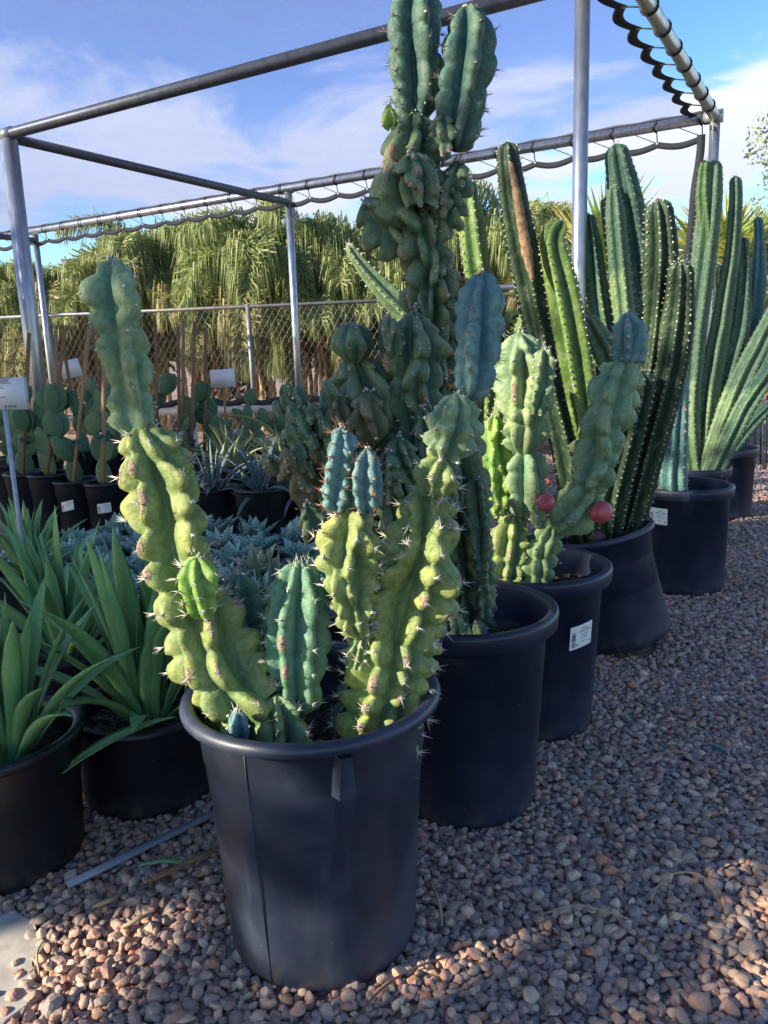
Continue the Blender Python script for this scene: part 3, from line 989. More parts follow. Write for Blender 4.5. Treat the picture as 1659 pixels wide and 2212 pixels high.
S('stem', [(735, 1660, 32), (737, 1590, 30), (748, 1530, 24), (757, 1490, 22), (762, 1470, 8)], 1.44, M_GREY, 30, crown=False)
S('segment', [(940, 1080, 18), (940, 1050, 50), (943, 1020, 46), (957, 988, 22)], 1.40, M_YG, 31, scar=0.2, N=6, amp=0.3, crown=False)
S('segment', [(952, 1005, 26), (964, 960, 54), (978, 910, 64), (985, 868, 50), (985, 848, 14)], 1.42, M_PALE, 32, scar=0.05, N=8, spine=(0.004, 0.009), amp=0.5)
S('segment', [(1012, 866, 12), (1020, 830, 44), (1030, 760, 52), (1036, 690, 52), (1040, 640, 44), (1042, 608, 36), (1042, 588, 8)], (1.44, 1.46), M_BLUE, 33, scar=0.03, N=5, amp=0.26, core=0.26, prof=1.25, tuft=0.003, wander=0.2, lam=0.055, spmat='brown')
S('segment', [(765, 1440, 20), (776, 1400, 24), (785, 1372, 10)], 1.36, M_GREY, 34, crown=False)
S('segment', [(778, 1378, 12), (768, 1330, 42), (758, 1260, 60), (752, 1190, 68), (755, 1132, 60), (752, 1100, 20)], (1.34, 1.36), M_YG, 35, scar=0.12, N=8, amp=0.5, tint=0.5)
S('segment', [(723, 1112, 14), (728, 1070, 38), (731, 1000, 42), (735, 950, 34), (737, 922, 8)], 1.36, M_BLUE, 36, scar=0.03, N=5, tuft=0.003, core=0.3, spmat='brown', lam=0.05)
S('segment', [(790, 1112, 10), (786, 1070, 39), (788, 1020, 40), (792, 988, 32), (793, 968, 8)], 1.35, M_BLUE, 37, scar=0.12, N=6, tuft=0.003, core=0.35, spmat='brown', amp=0.25)

# ---- tall gnarled cactus
K2 = thing('monstrose_cactus', 'tallest dark gnarled cactus with two crowning columns and crested side lumps', 'cactus')
S = lambda nm, p, Y, m, sd, **k: cactus_stem(nm, p, Y, m, K2, MON2, sd, **k)
S('stem', [(1005, 1420, 56), (1005, 1300, 56), (998, 1180, 58), (985, 1060, 62), (965, 950, 66), (950, 850, 66), (945, 750, 62), (942, 660, 56), (940, 600, 30)], 1.92, M_DARK, 41, scar=0.45)
S('stem', [(1040, 1330, 22), (1042, 1240, 26), (1038, 1150, 26), (1032, 1070, 26), (1030, 1030, 8)], 1.86, M_DARK, 42, N=5, lump=0.06, amp=0.45)
S('stem', [(955, 1410, 30), (950, 1330, 36), (950, 1250, 30), (950, 1200, 10)], 1.80, M_DARK, 43, N=5, lump=0.06, amp=0.45)
S('segment', [(932, 700, 30), (933, 645, 60), (940, 592, 64), (947, 552, 25)], 1.88, M_DARK, 44)
S('segment', [(935, 600, 20), (918, 525, 62), (898, 465, 84), (893, 410, 94), (905, 362, 84), (908, 338, 25)], 1.88, M_DARK, 45, N=9)
S('segment', [(885, 545, 14), (838, 492, 44), (806, 452, 40), (788, 425, 10)], 1.86, M_DARK, 46, N=6)
S('segment', [(950, 500, 22), (972, 430, 40), (986, 375, 36), (988, 345, 10)], 1.86, M_DARK, 47, N=6)
S('segment', [(905, 440, 30), (900, 390, 46), (890, 345, 46), (885, 325, 15)], 1.79, M_DARK, 54, N=7)
S('segment', [(905, 385, 40), (897, 315, 78), (895, 268, 74), (897, 240, 22)], 1.88, M_DARK, 48, N=9)
S('segment', [(955, 345, 14), (958, 300, 32), (955, 262, 28), (952, 240, 8)], 1.84, M_DARK, 55, N=5)
S('column', [(897, 270, 30), (898, 190, 50), (894, 120, 56), (893, 60, 60), (895, 5, 54), (896, -28, 14)], 1.90, M_DTEAL, 49, N=6, core=0.34, wander=0.2, amp=0.24, lump=0.03, lam=0.06, spine=(0.014, 0.028), nsp=(5, 9), scar=0.02)
S('column', [(985, 328, 18), (992, 280, 44), (1002, 200, 52), (1012, 130, 58), (1016, 70, 52), (1013, 32, 40), (1011, 12, 10)], 1.86, M_DTEAL, 50, N=6, core=0.34, wander=0.2, amp=0.24, lump=0.03, lam=0.06, spine=(0.014, 0.028), nsp=(5, 9), scar=0.02)
S('pup', [(842, 272, 8), (841, 252, 19), (840, 237, 17), (840, 226, 4)], 1.85, M_FRESH, 51, N=7, amp=0.1, core=0.6, scar=0, spine=(0.004, 0.008), tint=0.8)
S('stem', [(870, 1180, 50), (835, 1050, 62), (808, 920, 74), (785, 835, 70), (768, 780, 46), (765, 762, 14)], (1.80, 1.78), M_DARK, 52, N=8)
S('pup', [(768, 785, 14), (764, 745, 44), (762, 715, 42), (762, 696, 10)], 1.76, M_DARK, 53, N=8, amp=0.2, core=0.55, lump=0.03, spine=(0.008, 0.016), nsp=(3, 6))
S('stem', [(930, 1150, 44), (915, 1000, 58), (900, 890, 66), (898, 800, 68), (894, 735, 62), (893, 690, 44), (893, 668, 8)], 1.78, M_DARK, 56, N=8, amp=0.4)
S('pup', [(848, 775, 12), (840, 735, 27), (838, 700, 26), (838, 684, 8)], 1.74, M_DARK, 57, N=6, amp=0.2, lump=0.03)
S('pup', [(800, 952, 14), (796, 915, 48), (794, 875, 42), (796, 842, 10)], 1.67, M_BROWN, 58, N=6, scar=0.8)
S('pup', [(740, 935, 14), (735, 900, 34), (730, 870, 30), (728, 850, 10)], 1.68, M_BROWN, 59, N=6)
S('stem', [(930, 1180, 36), (895, 1080, 40), (872, 1010, 40), (862, 960, 36), (860, 938, 10)], 1.66, M_DARK, 60, N=7)
S('stem', [(955, 1140, 36), (935, 1040, 38), (925, 960, 36), (915, 900, 30), (912, 880, 8)], 1.70, M_DARK, 61, N=7)
S('stem', [(850, 1130, 30), (842, 1060, 34), (838, 1000, 32), (838, 970, 10)], 1.62, M_DARK, 62, N=7)
S('stem', [(790, 1190, 40), (735, 1105, 52), (690, 1040, 54), (645, 985, 46), (615, 955, 10)], 1.70, M_BROWN, 63, N=9, scar=0.7)
S('stem', [(760, 1060, 40), (715, 980, 46), (685, 930, 44), (665, 890, 40), (655, 868, 10)], 1.72, M_DARK, 64, N=9, scar=0.6)
S('stem', [(700, 1140, 24), (682, 1125, 34), (668, 1100, 28), (660, 1085, 8)], 1.60, M_DARK, 65, N=6)
rk = random.Random(3)
for q in range(46):                                          # knobs of the crested side growth
    px, py = rk.gauss(660, 32), rk.gauss(915, 34)
    if px > 715:
        px = 1430 - px
    r = rk.uniform(7, 17)
    S('knob', [(px + r * 0.5, py + r * 1.5, r * 0.8), (px, py + r * 0.5, r), (px - r * 0.25, py - r * 0.4, r * 0.85), (px - r * 0.4, py - r * 1.0, r * 0.2)], rk.uniform(1.64, 1.71), M_DARK, 700 + q, N=5, amp=0.1, core=0.75, lump=0.04, nsp=(0, 3), spine=(0.002, 0.004), tuft=0.003, scar=0.12, crown=False)
for q in range(12):                                          # knobs round the brown scarred stem's head
    px, py = rk.gauss(640, 26), rk.gauss(985, 14)
    r = rk.uniform(7, 14)
    S('knob', [(px + r * 0.8, py + r * 2.0, r * 0.8), (px + r * 0.2, py + r * 0.5, r), (px - r * 0.25, py - r * 0.4, r * 0.85), (px - r * 0.4, py - r * 1.0, r * 0.2)], rk.uniform(1.62, 1.67), M_BROWN, 760 + q, N=5, amp=0.1, core=0.75, lump=0.04, nsp=(0, 3), spine=(0.002, 0.004), tuft=0.003, scar=0.2, crown=False)
S('pup', [(712, 890, 8), (708, 870, 18), (708, 852, 17), (708, 838, 4)], 1.70, M_BLUE, 66, N=6, amp=0.1, lump=0.02)
for (px, py, r, sd) in [(960, 1385, 20, 1), (1010, 1378, 18, 2), (1035, 1372, 18, 3), (930, 1350, 22, 4), (985, 1360, 22, 5)]:
    S('knob', [(px, py + 20, r * 0.9), (px, py, r), (px - 3, py - r, r * 0.8), (px - 4, py - r * 1.7, 4)], 1.77, M_DARK, 800 + sd, N=5, amp=0.15, core=0.7, lump=0.05, nsp=(1, 3))

# ---- third cactus pair
K3 = thing('monstrose_cactus', 'lumpy jointed cactus with a leaning blue-tipped arm, beside two pink fruits', 'cactus')
S = lambda nm, p, Y, m, sd, **k: cactus_stem(nm, p, Y, m, K3, MON, sd, **{**dict(spine=(0.004, 0.010), nsp=(2, 5), lam=0.055), **k})
S('stem', [(1100, 1260, 44), (1100, 1195, 44), (1106, 1140, 38), (1110, 1112, 14)], 2.20, M_YG, 71, N=7, scar=0.3)
S('segment', [(1128, 1125, 14), (1135, 1065, 46), (1136, 1010, 48), (1134, 970, 14)], 2.22, M_PALE, 72, N=6, amp=0.3)
S('segment', [(1130, 985, 16), (1133, 925, 50), (1130, 850, 52), (1126, 780, 52), (1122, 742, 40), (1121, 718, 10)], 2.22, M_PALE, 73, N=7, tint=0.5, amp=0.35, scar=0.1)
S('segment', [(1158, 900, 14), (1168, 840, 26), (1174, 785, 25), (1175, 752, 7)], 2.15, M_GREY, 74, N=6)
S('segment', [(1082, 1125, 14), (1072, 1050, 34), (1068, 980, 34), (1066, 925, 26), (1066, 898, 7)], 2.26, M_FRESH, 75, N=6, amp=0.3)
S('segment', [(1070, 1120, 10), (1066, 1095, 18), (1062, 1075, 16), (1060, 1062, 5)], 2.15, M_FRESH, 76, N=5)
S('stem', [(1158, 1260, 34), (1170, 1195, 38), (1186, 1152, 32), (1198, 1128, 12)], 2.18, M_GREY, 77, N=7, scar=0.4)
S('segment', [(1200, 1148, 16), (1228, 1108, 48), (1262, 1068, 42), (1284, 1042, 12)], (2.18, 2.14), M_PALE, 78, N=6, amp=0.2, scar=0.08)
S('segment', [(1268, 1066, 18), (1284, 1012, 52), (1304, 930, 56), (1326, 860, 53), (1345, 805, 44), (1352, 780, 12)], (2.14, 2.12), M_PALE, 79, N=6, amp=0.35, scar=0.10)
S('segment', [(1352, 792, 10), (1357, 752, 34), (1357, 712, 33), (1356, 688, 20), (1355, 674, 6)], 2.12, M_BLUE, 80, N=6, amp=0.25)
S('knob', [(1170, 1140, 12), (1166, 1120, 18), (1164, 1105, 15), (1162, 1094, 4)], 2.12, M_GREY, 81, N=5, amp=0.2)
FR_V, FR_F = lathe_vf([(0.001, -1.0), (0.42, -0.92), (0.78, -0.62), (0.98, -0.18), (1.0, 0.2), (0.86, 0.62), (0.56, 0.9), (0.40, 0.97), (0.26, 0.84), (0.001, 0.72)], 20)


def fruit(px, py, hw, Y, mat, label, rot):
    c = at_y(px, py, Y); r = hw * Y / FPX
    t = tag(obj('cactus_fruit', mesh_np('cactus_fruit', FR_V * np.array([r, r, r * 1.08]), FR_F, True, [mat]), None, c, rot), label, 'fruit')
    return t


fruit(1180, 1086, 20, 2.07, M_FRUIT, 'small pink fruit with a dark pit, tucked behind the leaning arm', (math.radians(70), 0, math.radians(-20)))
fruit(1298, 1107, 24, 2.09, M_FRUIT, 'larger pink fruit bitten open on one side, against the dark ribs', (math.radians(70), 0.3, math.radians(75)))
fruit(1293, 1162, 15, 2.82, M_FRUITD, 'shrivelled dark fruit at the foot of the dark ribbed cactus', (0.6, 0.3, 1))
fruit(1181, 1043, 9, 2.72, M_FRUIT, 'tiny pink fruit peeking out above another one', (0.9, 0, 0))

# ---- columnar cacti
K4 = thing('columnar_cactus', 'dark ribbed columns dotted with white areoles in the leaning pot', 'cactus')
S = lambda nm, p, Y, m, sd, **k: cactus_stem(nm, p, Y, m, K4, COLU, sd, **k)
S('column', [(1262, 1215, 30), (1230, 1000, 38), (1185, 800, 38), (1143, 600, 38), (1112, 450, 34), (1098, 345, 28), (1095, 306, 6)], (2.98, 2.82), M_COLD, 91, N=6, core=0.45)
S('column', [(1296, 1215, 28), (1284, 1010, 34), (1265, 900, 36), (1242, 760, 40), (1216, 620, 38), (1197, 522, 30), (1215, 475, 6)], (2.94, 2.77), M_COLL, 92, N=5, core=0.42)
S('column', [(1325, 1215, 36), (1358, 1000, 44), (1396, 850, 46), (1420, 700, 42), (1428, 560, 38), (1425, 470, 32), (1420, 430, 6)], (2.98, 2.80), M_COLD, 93, N=8)
S('column', [(1338, 1210, 32), (1392, 1000, 38), (1432, 850, 40), (1460, 720, 38), (1470, 620, 30), (1470, 563, 6)], (2.96, 2.74), M_COLD, 94, N=8)
S('column', [(1305, 1215, 30), (1320, 1080, 38), (1350, 960, 36), (1380, 840, 34), (1385, 800, 8)], (2.92, 2.74), M_COLD, 95, N=8)
S('column', [(1345, 870, 22), (1312, 770, 30), (1280, 710, 24), (1268, 684, 6)], (2.95, 2.9), M_COLP, 96, N=5)
scar_strip = [(1112, 352, 4), (1122, 400, 8), (1134, 470, 10), (1150, 560, 12), (1160, 605, 4)]

sp_ = np.array([at_y(x - 9, y, 2.76) for x, y, _ in scar_strip]); sp_, _ = catmull(sp_, 26)
V, Fc = tube_vf(sp_, np.interp(np.linspace(0, 1, 26), [0, .25, .5, .75, 1], [h * 2.78 / FPX for _, _, h in scar_strip]) * (1 + 0.12 * np.sin(np.arange(26) * 2.1)), 8, True, 0.6)
M_CORK = simple_mat('dead_cork', (0.34, 0.22, 0.12), 0.85, (0.15, 0.085, 0.045), 45, bmp=0.7)
obj('dead_rib', mesh_np('dead_rib', V, Fc, True, [M_CORK]), K4)['label'] = 'tan corky dead rib'

K5 = thing('columnar_cactus', 'pale banded stump and slim ribbed columns in the sun-spotted pot', 'cactus')
S = lambda nm, p, Y, m, sd, **k: cactus_stem(nm, p, Y, m, K5, COLU, sd, **{**dict(lam=0.034), **k})
S('stem', [(1452, 1075, 34), (1454, 990, 31), (1462, 900, 25), (1468, 830, 20), (1470, 800, 6)], 3.52, M_COLB, 101, scar=0.25, lam=0.05)
S('column', [(1425, 1060, 24), (1408, 900, 28), (1395, 760, 32), (1378, 600, 40), (1355, 450, 38), (1337, 355, 28), (1330, 310, 5)], 3.68, M_COLM, 102, N=6)
S('column', [(1395, 1050, 22), (1370, 850, 22), (1345, 650, 24), (1330, 480, 22), (1326, 425, 16), (1325, 403, 4)], 3.62, M_COLP, 103, N=6)
S('column', [(1390, 1000, 14), (1350, 720, 14), (1322, 540, 13), (1309, 460, 11), (1306, 428, 3)], 3.75, M_COLP, 104, N=5)
S('column', [(1400, 1040, 18), (1345, 860, 22), (1310, 740, 24), (1290, 630, 24), (1279, 540, 22), (1273, 490, 17), (1271, 462, 4)], 3.70, M_COLM, 105, N=6)
S('column', [(1385, 1000, 12), (1378, 750, 13), (1372, 650, 15), (1370, 600, 14), (1370, 572, 4)], 3.80, M_COLB, 106, N=5)

K6 = thing('columnar_cactus', 'pale green fan of tall ribbed columns spreading from one foot', 'cactus')
S = lambda nm, p, Y, m, sd, **k: cactus_stem(nm, p, Y, m, K6, COLU, sd, **{**dict(lam=0.032, tuft=0.003), **k})
S('column', [(1500, 1045, 22), (1486, 900, 26), (1500, 720, 27), (1520, 560, 27), (1533, 440, 26), (1540, 372, 20), (1541, 346, 4)], 4.40, M_COLP, 111, N=6)
S('column', [(1530, 540, 6), (1518, 440, 17), (1520, 375, 13), (1523, 346, 4)], 4.38, M_COLL, 112, N=5)
S('column', [(1508, 1045, 20), (1530, 850, 25), (1560, 680, 22), (1581, 540, 17), (1588, 440, 15), (1588, 380, 4)], 4.42, M_COLP, 113, N=5)
S('column', [(1512, 1045, 20), (1556, 850, 26), (1594, 720, 24), (1606, 610, 17), (1606, 540, 13), (1605, 512, 3)], 4.45, M_COLM, 114, N=5)
S('column', [(1518, 1045, 24), (1585, 860, 27), (1640, 745, 24), (1690, 640, 20), (1705, 560, 5)], 4.36, M_COLP, 115, N=6)
S('column', [(1530, 1030, 20), (1580, 900, 22), (1622, 720, 22), (1638, 600, 17), (1640, 510, 11), (1637, 468, 4)], 4.52, M_COLB, 116, N=6)
S('column', [(1530, 1045, 22), (1610, 880, 24), (1690, 770, 22), (1750, 690, 18), (1790, 620, 5)], 4.30, M_COLM, 117, N=6)
S('column', [(1530, 900, 14), (1546, 740, 15), (1554, 640, 15), (1556, 572, 5)], 4.55, M_COLD, 118, N=6)

K7 = thing('columnar_cactus', 'smaller shaded ribbed cactus in the farther pot beside the rods', 'cactus')
S = lambda nm, p, Y, m, sd, **k: cactus_stem(nm, p, Y, m, K7, COLU, sd, **{**dict(lam=0.04, tuft=0.003), **k})
S('column', [(1562, 985, 16), (1586, 920, 18), (1625, 840, 18), (1670, 770, 16), (1690, 735, 4)], 5.15, M_COLM, 121, N=6)
S('column', [(1552, 985, 14), (1566, 900, 15), (1590, 820, 14), (1600, 770, 4)], 5.2, M_COLB, 122, N=6)
S('column', [(1570, 990, 14), (1612, 930, 16), (1660, 880, 15), (1700, 850, 4)], 5.1, M_COLM, 123, N=6)

K8 = thing('columnar_cactus', 'ribbed cactus peeking out behind the gnarled one, with a slanting sunlit arm', 'cactus')
S = lambda nm, p, Y, m, sd, **k: cactus_stem(nm, p, Y, m, K8, COLU, sd, **{**dict(lam=0.028), **k})
S('arm', [(985, 1000, 30), (955, 820, 30), (900, 705, 29), (842, 640, 26), (792, 585, 19), (764, 548, 13), (752, 528, 3)], 2.80, M_COLP, 131, N=5)
S('column', [(1015, 1100, 30), (1045, 850, 30), (1042, 680, 30), (1027, 560, 31), (1016, 470, 28), (1012, 412, 20), (1012, 388, 4)], 2.85, M_COLL, 132, N=5, core=0.42)
S('arm', [(1010, 1100, 26), (1060, 900, 26), (1100, 800, 24), (1135, 700, 20), (1150, 650, 5)], 3.0, M_COLL, 133, N=5)
S('arm', [(1010, 1050, 22), (1068, 950, 24), (1090, 870, 22), (1085, 800, 18), (1080, 775, 4)], 2.72, M_COLL, 134, N=5)


# ------------------------------------------------------------------ agaves
LEAVES = {}


def agave_leaf(key, L, W, e0, e1, mat, gutter=0.35, teeth=0.0, thick=0.14, m=16, twist=0.0, seed=0, base_w=0.55, wave=0.0):
    if key in LEAVES:
        return LEAVES[key]
    rng = np.random.default_rng(seed + 900)
    t = np.linspace(0, 1, m)
    el = np.radians(e0 + (e1 - e0) * t ** 1.3)
    ds = L / (m - 1)
    x = np.concatenate([[0], np.cumsum(np.cos(el[:-1]) * ds)]); z = np.concatenate([[0], np.cumsum(np.sin(el[:-1]) * ds)])
    wid = W * (base_w + (1 - base_w) * np.sin(np.pi * np.clip(t * 1.05, 0, 1) ** 0.75)) * np.clip((1 - t ** 3.2), 0, 1) + 0.0006
    if teeth == 0:
        wid = W * np.interp(t, [0, 0.15, 0.4, 0.6, 0.8, 0.93, 1], [base_w + 0.2, base_w + 0.12, 0.95, 1.0, 0.72, 0.30, 0.02])
    V, E_, Fc = [], [], []
    us = [-1, -0.5, 0, 0.5, 1]
    lat = 0.02 * L * np.sin(t * 5 + rng.uniform(0, 6)) * wave
    for i in range(m):
        nx, nzv = -math.sin(el[i]), math.cos(el[i])
        tw = twist * t[i]
        for u in us:
            ww = wid[i]
            if teeth and abs(u) == 1:
                ww *= 1 + teeth * (1 if i % 2 else -0.6) * (0.4 if t[i] < 0.12 else 1)
            off = gutter * u * u * wid[i] + tw * u * wid[i]
            V.append((x[i] + nx * off, u * ww + lat[i], z[i] + nzv * off)); E_.append(abs(u))
        th = thick * wid[i] * (1.6 - t[i])
        for u in (0.55, 0, -0.55):
            off = gutter * u * u * wid[i] - th + tw * u * wid[i]
            V.append((x[i] + nx * off, u * wid[i] + lat[i], z[i] + nzv * off)); E_.append(0.3)
    for i in range(m - 1):
        for k in range(8):
            a, b = i * 8 + k, i * 8 + (k + 1) % 8
            Fc.append((a, b, b + 8, a + 8))
    Fc.append(tuple(range((m - 1) * 8, m * 8)))
    if teeth:                                                   # dark terminal spine
        k = len(V); i = m - 1
        V.append((x[i] + math.cos(el[i]) * L * 0.10, lat[i], z[i] + math.sin(el[i]) * L * 0.10)); E_.append(1)
        Fc.pop()
        for q in range(8):
            Fc.append(((m - 1) * 8 + q, (m - 1) * 8 + (q + 1) % 8, k))
    me = mesh_np('leaf', V, Fc, True, [mat])
    at = me.attributes.new('edge', 'FLOAT', 'POINT'); at.data.foreach_set('value', np.array(E_, np.float32))
    LEAVES[key] = me
    return me


def rosette(label, loc, rings, mat, kind, group=None, rz=0.0, scale=1.0, seed=0, name='agave', jit=0.18, **lk):
    rng = random.Random(seed)
    t = thing(name, label, 'agave', loc, rz, group)
    g = 0.0
    for (n, e0, e1, L, W, r0) in rings:
        for i in range(n):
            v = rng.randrange(3)
            key = (kind, e0, e1, L, W, mat.name, v)
            me = agave_leaf(key, L * (0.9 + 0.1 * v), W, e0 + 7 * (v - 1), e1 + 14 * (v - 1), mat, seed=v + n, twist=0.12 * (v - 1), **lk)
            a = g + i * 2.39996 + rng.uniform(-jit, jit)
            o = obj('leaf', me, t, (r0 * math.cos(a), r0 * math.sin(a), rng.uniform(-0.004, 0.012)), (rng.uniform(-0.18, 0.18), rng.uniform(-0.12, 0.12), a))
            s = scale * rng.uniform(0.84, 1.12)
            o.scale = (s, s, s)
        g += n * 2.39996
    return t


BIG = [(9, 85, 92, 0.42, 0.024, 0.012), (11, 80, 70, 0.50, 0.029, 0.022), (10, 72, 40, 0.52, 0.030, 0.032), (7, 55, 5, 0.46, 0.029, 0.040)]
pA = make_pot('squat black pot of the cropped green agave beside the concrete slab', -0.915, 1.68, 0.325, 0.200, 0.165, 0.012, 0, 0.255, mat=M_POTD, seed=21, chips=60)
pB = make_pot('squat black pot with bark mulch under the upright green agave', -0.655, 1.97, 0.255, 0.200, 0.175, 0.012, 0, 0.195, mat=M_POTD, seed=22, chips=260)
rosette('cropped green agave with a leaf reaching over its rim beside the slab', (-0.88, 1.68, 0.25), BIG, M_AGV, 'big', rz=0.7, seed=1, scale=0.78)
rosette('upright green agave rooted in bark mulch', (-0.650, 1.97, 0.185), BIG, M_AGV, 'big', rz=2.1, seed=2, scale=0.92)
pC = make_pot('black pot holding the bushiest green agave behind the two squat pots', -1.05, 2.42, 0.26, 0.195, 0.165, 0.012, 0, 0.20, mat=M_POTD, seed=23, chips=80)
rosette('bushiest green agave crowding behind the upright one', (-1.05, 2.42, 0.19), BIG, M_AGV, 'big', rz=4.0, seed=3, scale=0.85)
pD = make_pot('black pot of the leafy agave beneath the price sign', -1.62, 3.42, 0.26, 0.18, 0.15, 0.012, 0, 0.20, mat=M_POTD, seed=24)
rosette('leafy green agave growing beneath the price sign', (-1.60, 3.42, 0.19), BIG, M_AGV, 'big', rz=1.0, seed=4, scale=0.72)
pE = make_pot('black pot with a rim lug, seen between the two arms of the front cactus', -0.16, 2.20, 0.34, 0.20, 0.17, 0.012, 0, 0.26, mat=M_POTD, seed=25)
rosette('blue-green sword-leaved agave rising behind the front cactus', (-0.36, 2.36, 0.22), BIG, M_AGVB, 'bigb', rz=0.4, seed=5, scale=0.58)
pF = make_pot('black pot hidden behind the front cactus and its pups', -0.36, 2.58, 0.28, 0.18, 0.15, 0.012, 0, 0.22, mat=M_POTD, seed=26)
# a long drooping leaf lying over the rim of the first agave
lf = agave_leaf('droop', 0.34, 0.020, 26, -8, M_AGV, seed=4)
for (px, py, Y, rz_, s) in [(85, 1705, 1.60, 0.62, 1.0)]:
    t = thing('fallen_leaf', 'narrow yellow-tipped leaf jutting over the rim of the cropped agave pot', 'leaf', at_y(px, py, Y), rz_)
    o = obj('blade', lf, t)

TOOTH = [(4, 72, 82, 0.095, 0.033, 0.006), (5, 48, 56, 0.115, 0.042, 0.014), (6, 24, 34, 0.125, 0.045, 0.020), (4, 4, 16, 0.12, 0.042, 0.022)]
rs = random.Random(11)
SIL = 'silver-blue toothed agave in a small pot of the nursery block'
SILP = 'small low black pot of the silver agave block'
U2, V2 = np.array([0.861, -0.509]), np.array([0.509, 0.861])
silver = []
O2 = np.array([-0.62, 3.05])
for iu in range(-6, 6):
    for iv in range(-1, 5):
        p = O2 + U2 * iu * 0.27 + V2 * iv * 0.27 + np.array([rs.uniform(-.03, .03), rs.uniform(-.03, .03)])
        q = proj([p[0], p[1], 0.2])
        if -60 < q[0] < 720 and q[1] > 1078 and p[1] < 4.6 and p[1] > 2.45:
            if min(np.hypot(p[0] - a, p[1] - b) for a, b in ((-1.05, 2.42), (-0.36, 2.58), (-0.16, 2.2), (0.19, 1.885), (0.22, 2.9), (-1.6, 3.42))) > 0.30:
                silver.append(p)
POTS_SMALL = {}
proto_pot = None
lit_i = min(range(len(silver)), key=lambda i: np.hypot(*(proj([*silver[i], 0.2])[:2] - np.array([585, 1195]))))
for i, p in enumerate(silver):
    if proto_pot is None:
        pp = make_pot(SILP, p[0], p[1], 0.15, 0.115, 0.09, 0.008, 0, 0.12, mat=M_POTD, group='small pots of silver agaves', seed=31, n=32, name='small_pot')
        proto_pot = pp
    else:
        pp = proto_pot.copy(); COL.objects.link(pp); pp.location = (p[0], p[1], 0)
        for ch in proto_pot.children:
            c = ch.copy(); COL.objects.link(c); c.parent = pp
    if i == lit_i:
        rosette('silver agave in a patch of sun, leaves coloured pale and warm for the sunlight', (p[0], p[1], 0.135), TOOTH, M_AGSL, 'tooth', rz=rs.uniform(0, 6), seed=40 + i, scale=1.25, teeth=0.16, gutter=0.45, m=15, thick=0.12, base_w=0.6)
    else:
        rosette(SIL, (p[0], p[1], 0.135), TOOTH, M_AGS, 'tooth', group='silver agaves in rows', rz=rs.uniform(0, 6), seed=40 + i, scale=rs.uniform(0.95, 1.2), teeth=0.16, gutter=0.45, m=15, thick=0.12, base_w=0.6)

SPID = [(8, 76, 70, 0.34, 0.011, 0.006), (9, 58, 20, 0.42, 0.0125, 0.012), (9, 42, -22, 0.42, 0.013, 0.018), (7, 24, -40, 0.36, 0.013, 0.022)]
for k, (px, py, Y, m, lab) in enumerate([(565, 1062, 4.55, M_AGD, 'dusky blue spidery agave, fullest of its row'), (462, 1062, 4.75, M_AGD, 'dusky blue spidery agave half behind the thick cactus arm'),
                                         (655, 1058, 4.70, M_AGD, 'dusky blue spidery agave beside the crested lumps'), (500, 1012, 5.25, M_AGY, 'yellow-striped agave with arching leaves'), (615, 1015, 5.20, M_AGY, 'yellow-striped agave beside the brown scarred stem')]):
    c = at_y(px, py, Y)
    h = max(0.2, c[2])
    make_pot('black bowl-rimmed pot under the ' + lab.split(',')[0].split(' agave')[0] + ' agave ' + ('at the row front', 'by the cactus arm', 'by the crested lumps', 'behind the blue ones', 'by the scarred stem')[k], c[0], c[1], h + 0.035, 0.165, 0.13, 0.012, 0, h - 0.02, mat=M_POTD, seed=50 + k, n=40)
    rosette(lab, (c[0], c[1], h - 0.03), SPID, m, 'spid', rz=k * 1.3, seed=60 + k, scale=0.95, gutter=0.5, thick=0.3, m=14)
# large curled agave far back
c = at_y(640, 985, 5.6)
rosette('agave with broad curled pale leaves and a withered orange tip', (c[0], c[1], 0.25), [(6, 80, -30, 0.85, 0.038, 0.02), (4, 60, -70, 0.8, 0.04, 0.03)], M_AGY, 'curl', rz=0.3, seed=71, scale=1.0, gutter=0.4)
make_pot('black pot under the curled pale agave', c[0], c[1], 0.30, 0.17, 0.13, 0.012, 0, 0.24, mat=M_POTD, seed=57, n=40)


# ------------------------------------------------------------------ prickly pears with stakes
def pad_mat(name, a, bcol, dot):
    m, n, l, b = material(name)
    v = coords(n, l)
    f = nz(n, l, v, 9.0, 4)
    c = mixcol(n, l, maprange(n, l, f, 0.3, 0.7), a, bcol)
    oi = n.new('ShaderNodeObjectInfo')
    c = mixcol(n, l, maprange(n, l, oi.outputs['Random'], 0, 1, 0, 0.5, False), c, tuple(x * 0.55 for x in a))
    vo = n.new('ShaderNodeTexVoronoi'); vo.inputs['Scale'].default_value = 42.0; vo.inputs['Randomness'].default_value = 0.45
    l.new(v, vo.inputs['Vector'])
    d = maprange(n, l, vo.outputs['Distance'], 0.12, 0.22, 1.0, 0.0)
    c = mixcol(n, l, d, c, dot)
    l.new(c, b.inputs['Base Color'])
    b.inputs['Roughness'].default_value = 0.5
    bump(n, l, b, maprange(n, l, vo.outputs['Distance'], 0.1, 0.6, 1.0, 0.0), 0.5, 0.006)
    return m


M_PAD = pad_mat('prickly_pear_pad', (0.065, 0.165, 0.085), (0.115, 0.24, 0.11), (0.25, 0.33, 0.20))
M_PADB = pad_mat('prickly_pear_pad_blue', (0.12, 0.19, 0.20), (0.18, 0.26, 0.26), (0.16, 0.12, 0.12))
M_PADO = pad_mat('prickly_pear_pad_olive', (0.09, 0.18, 0.09), (0.15, 0.25, 0.12), (0.33, 0.36, 0.21))


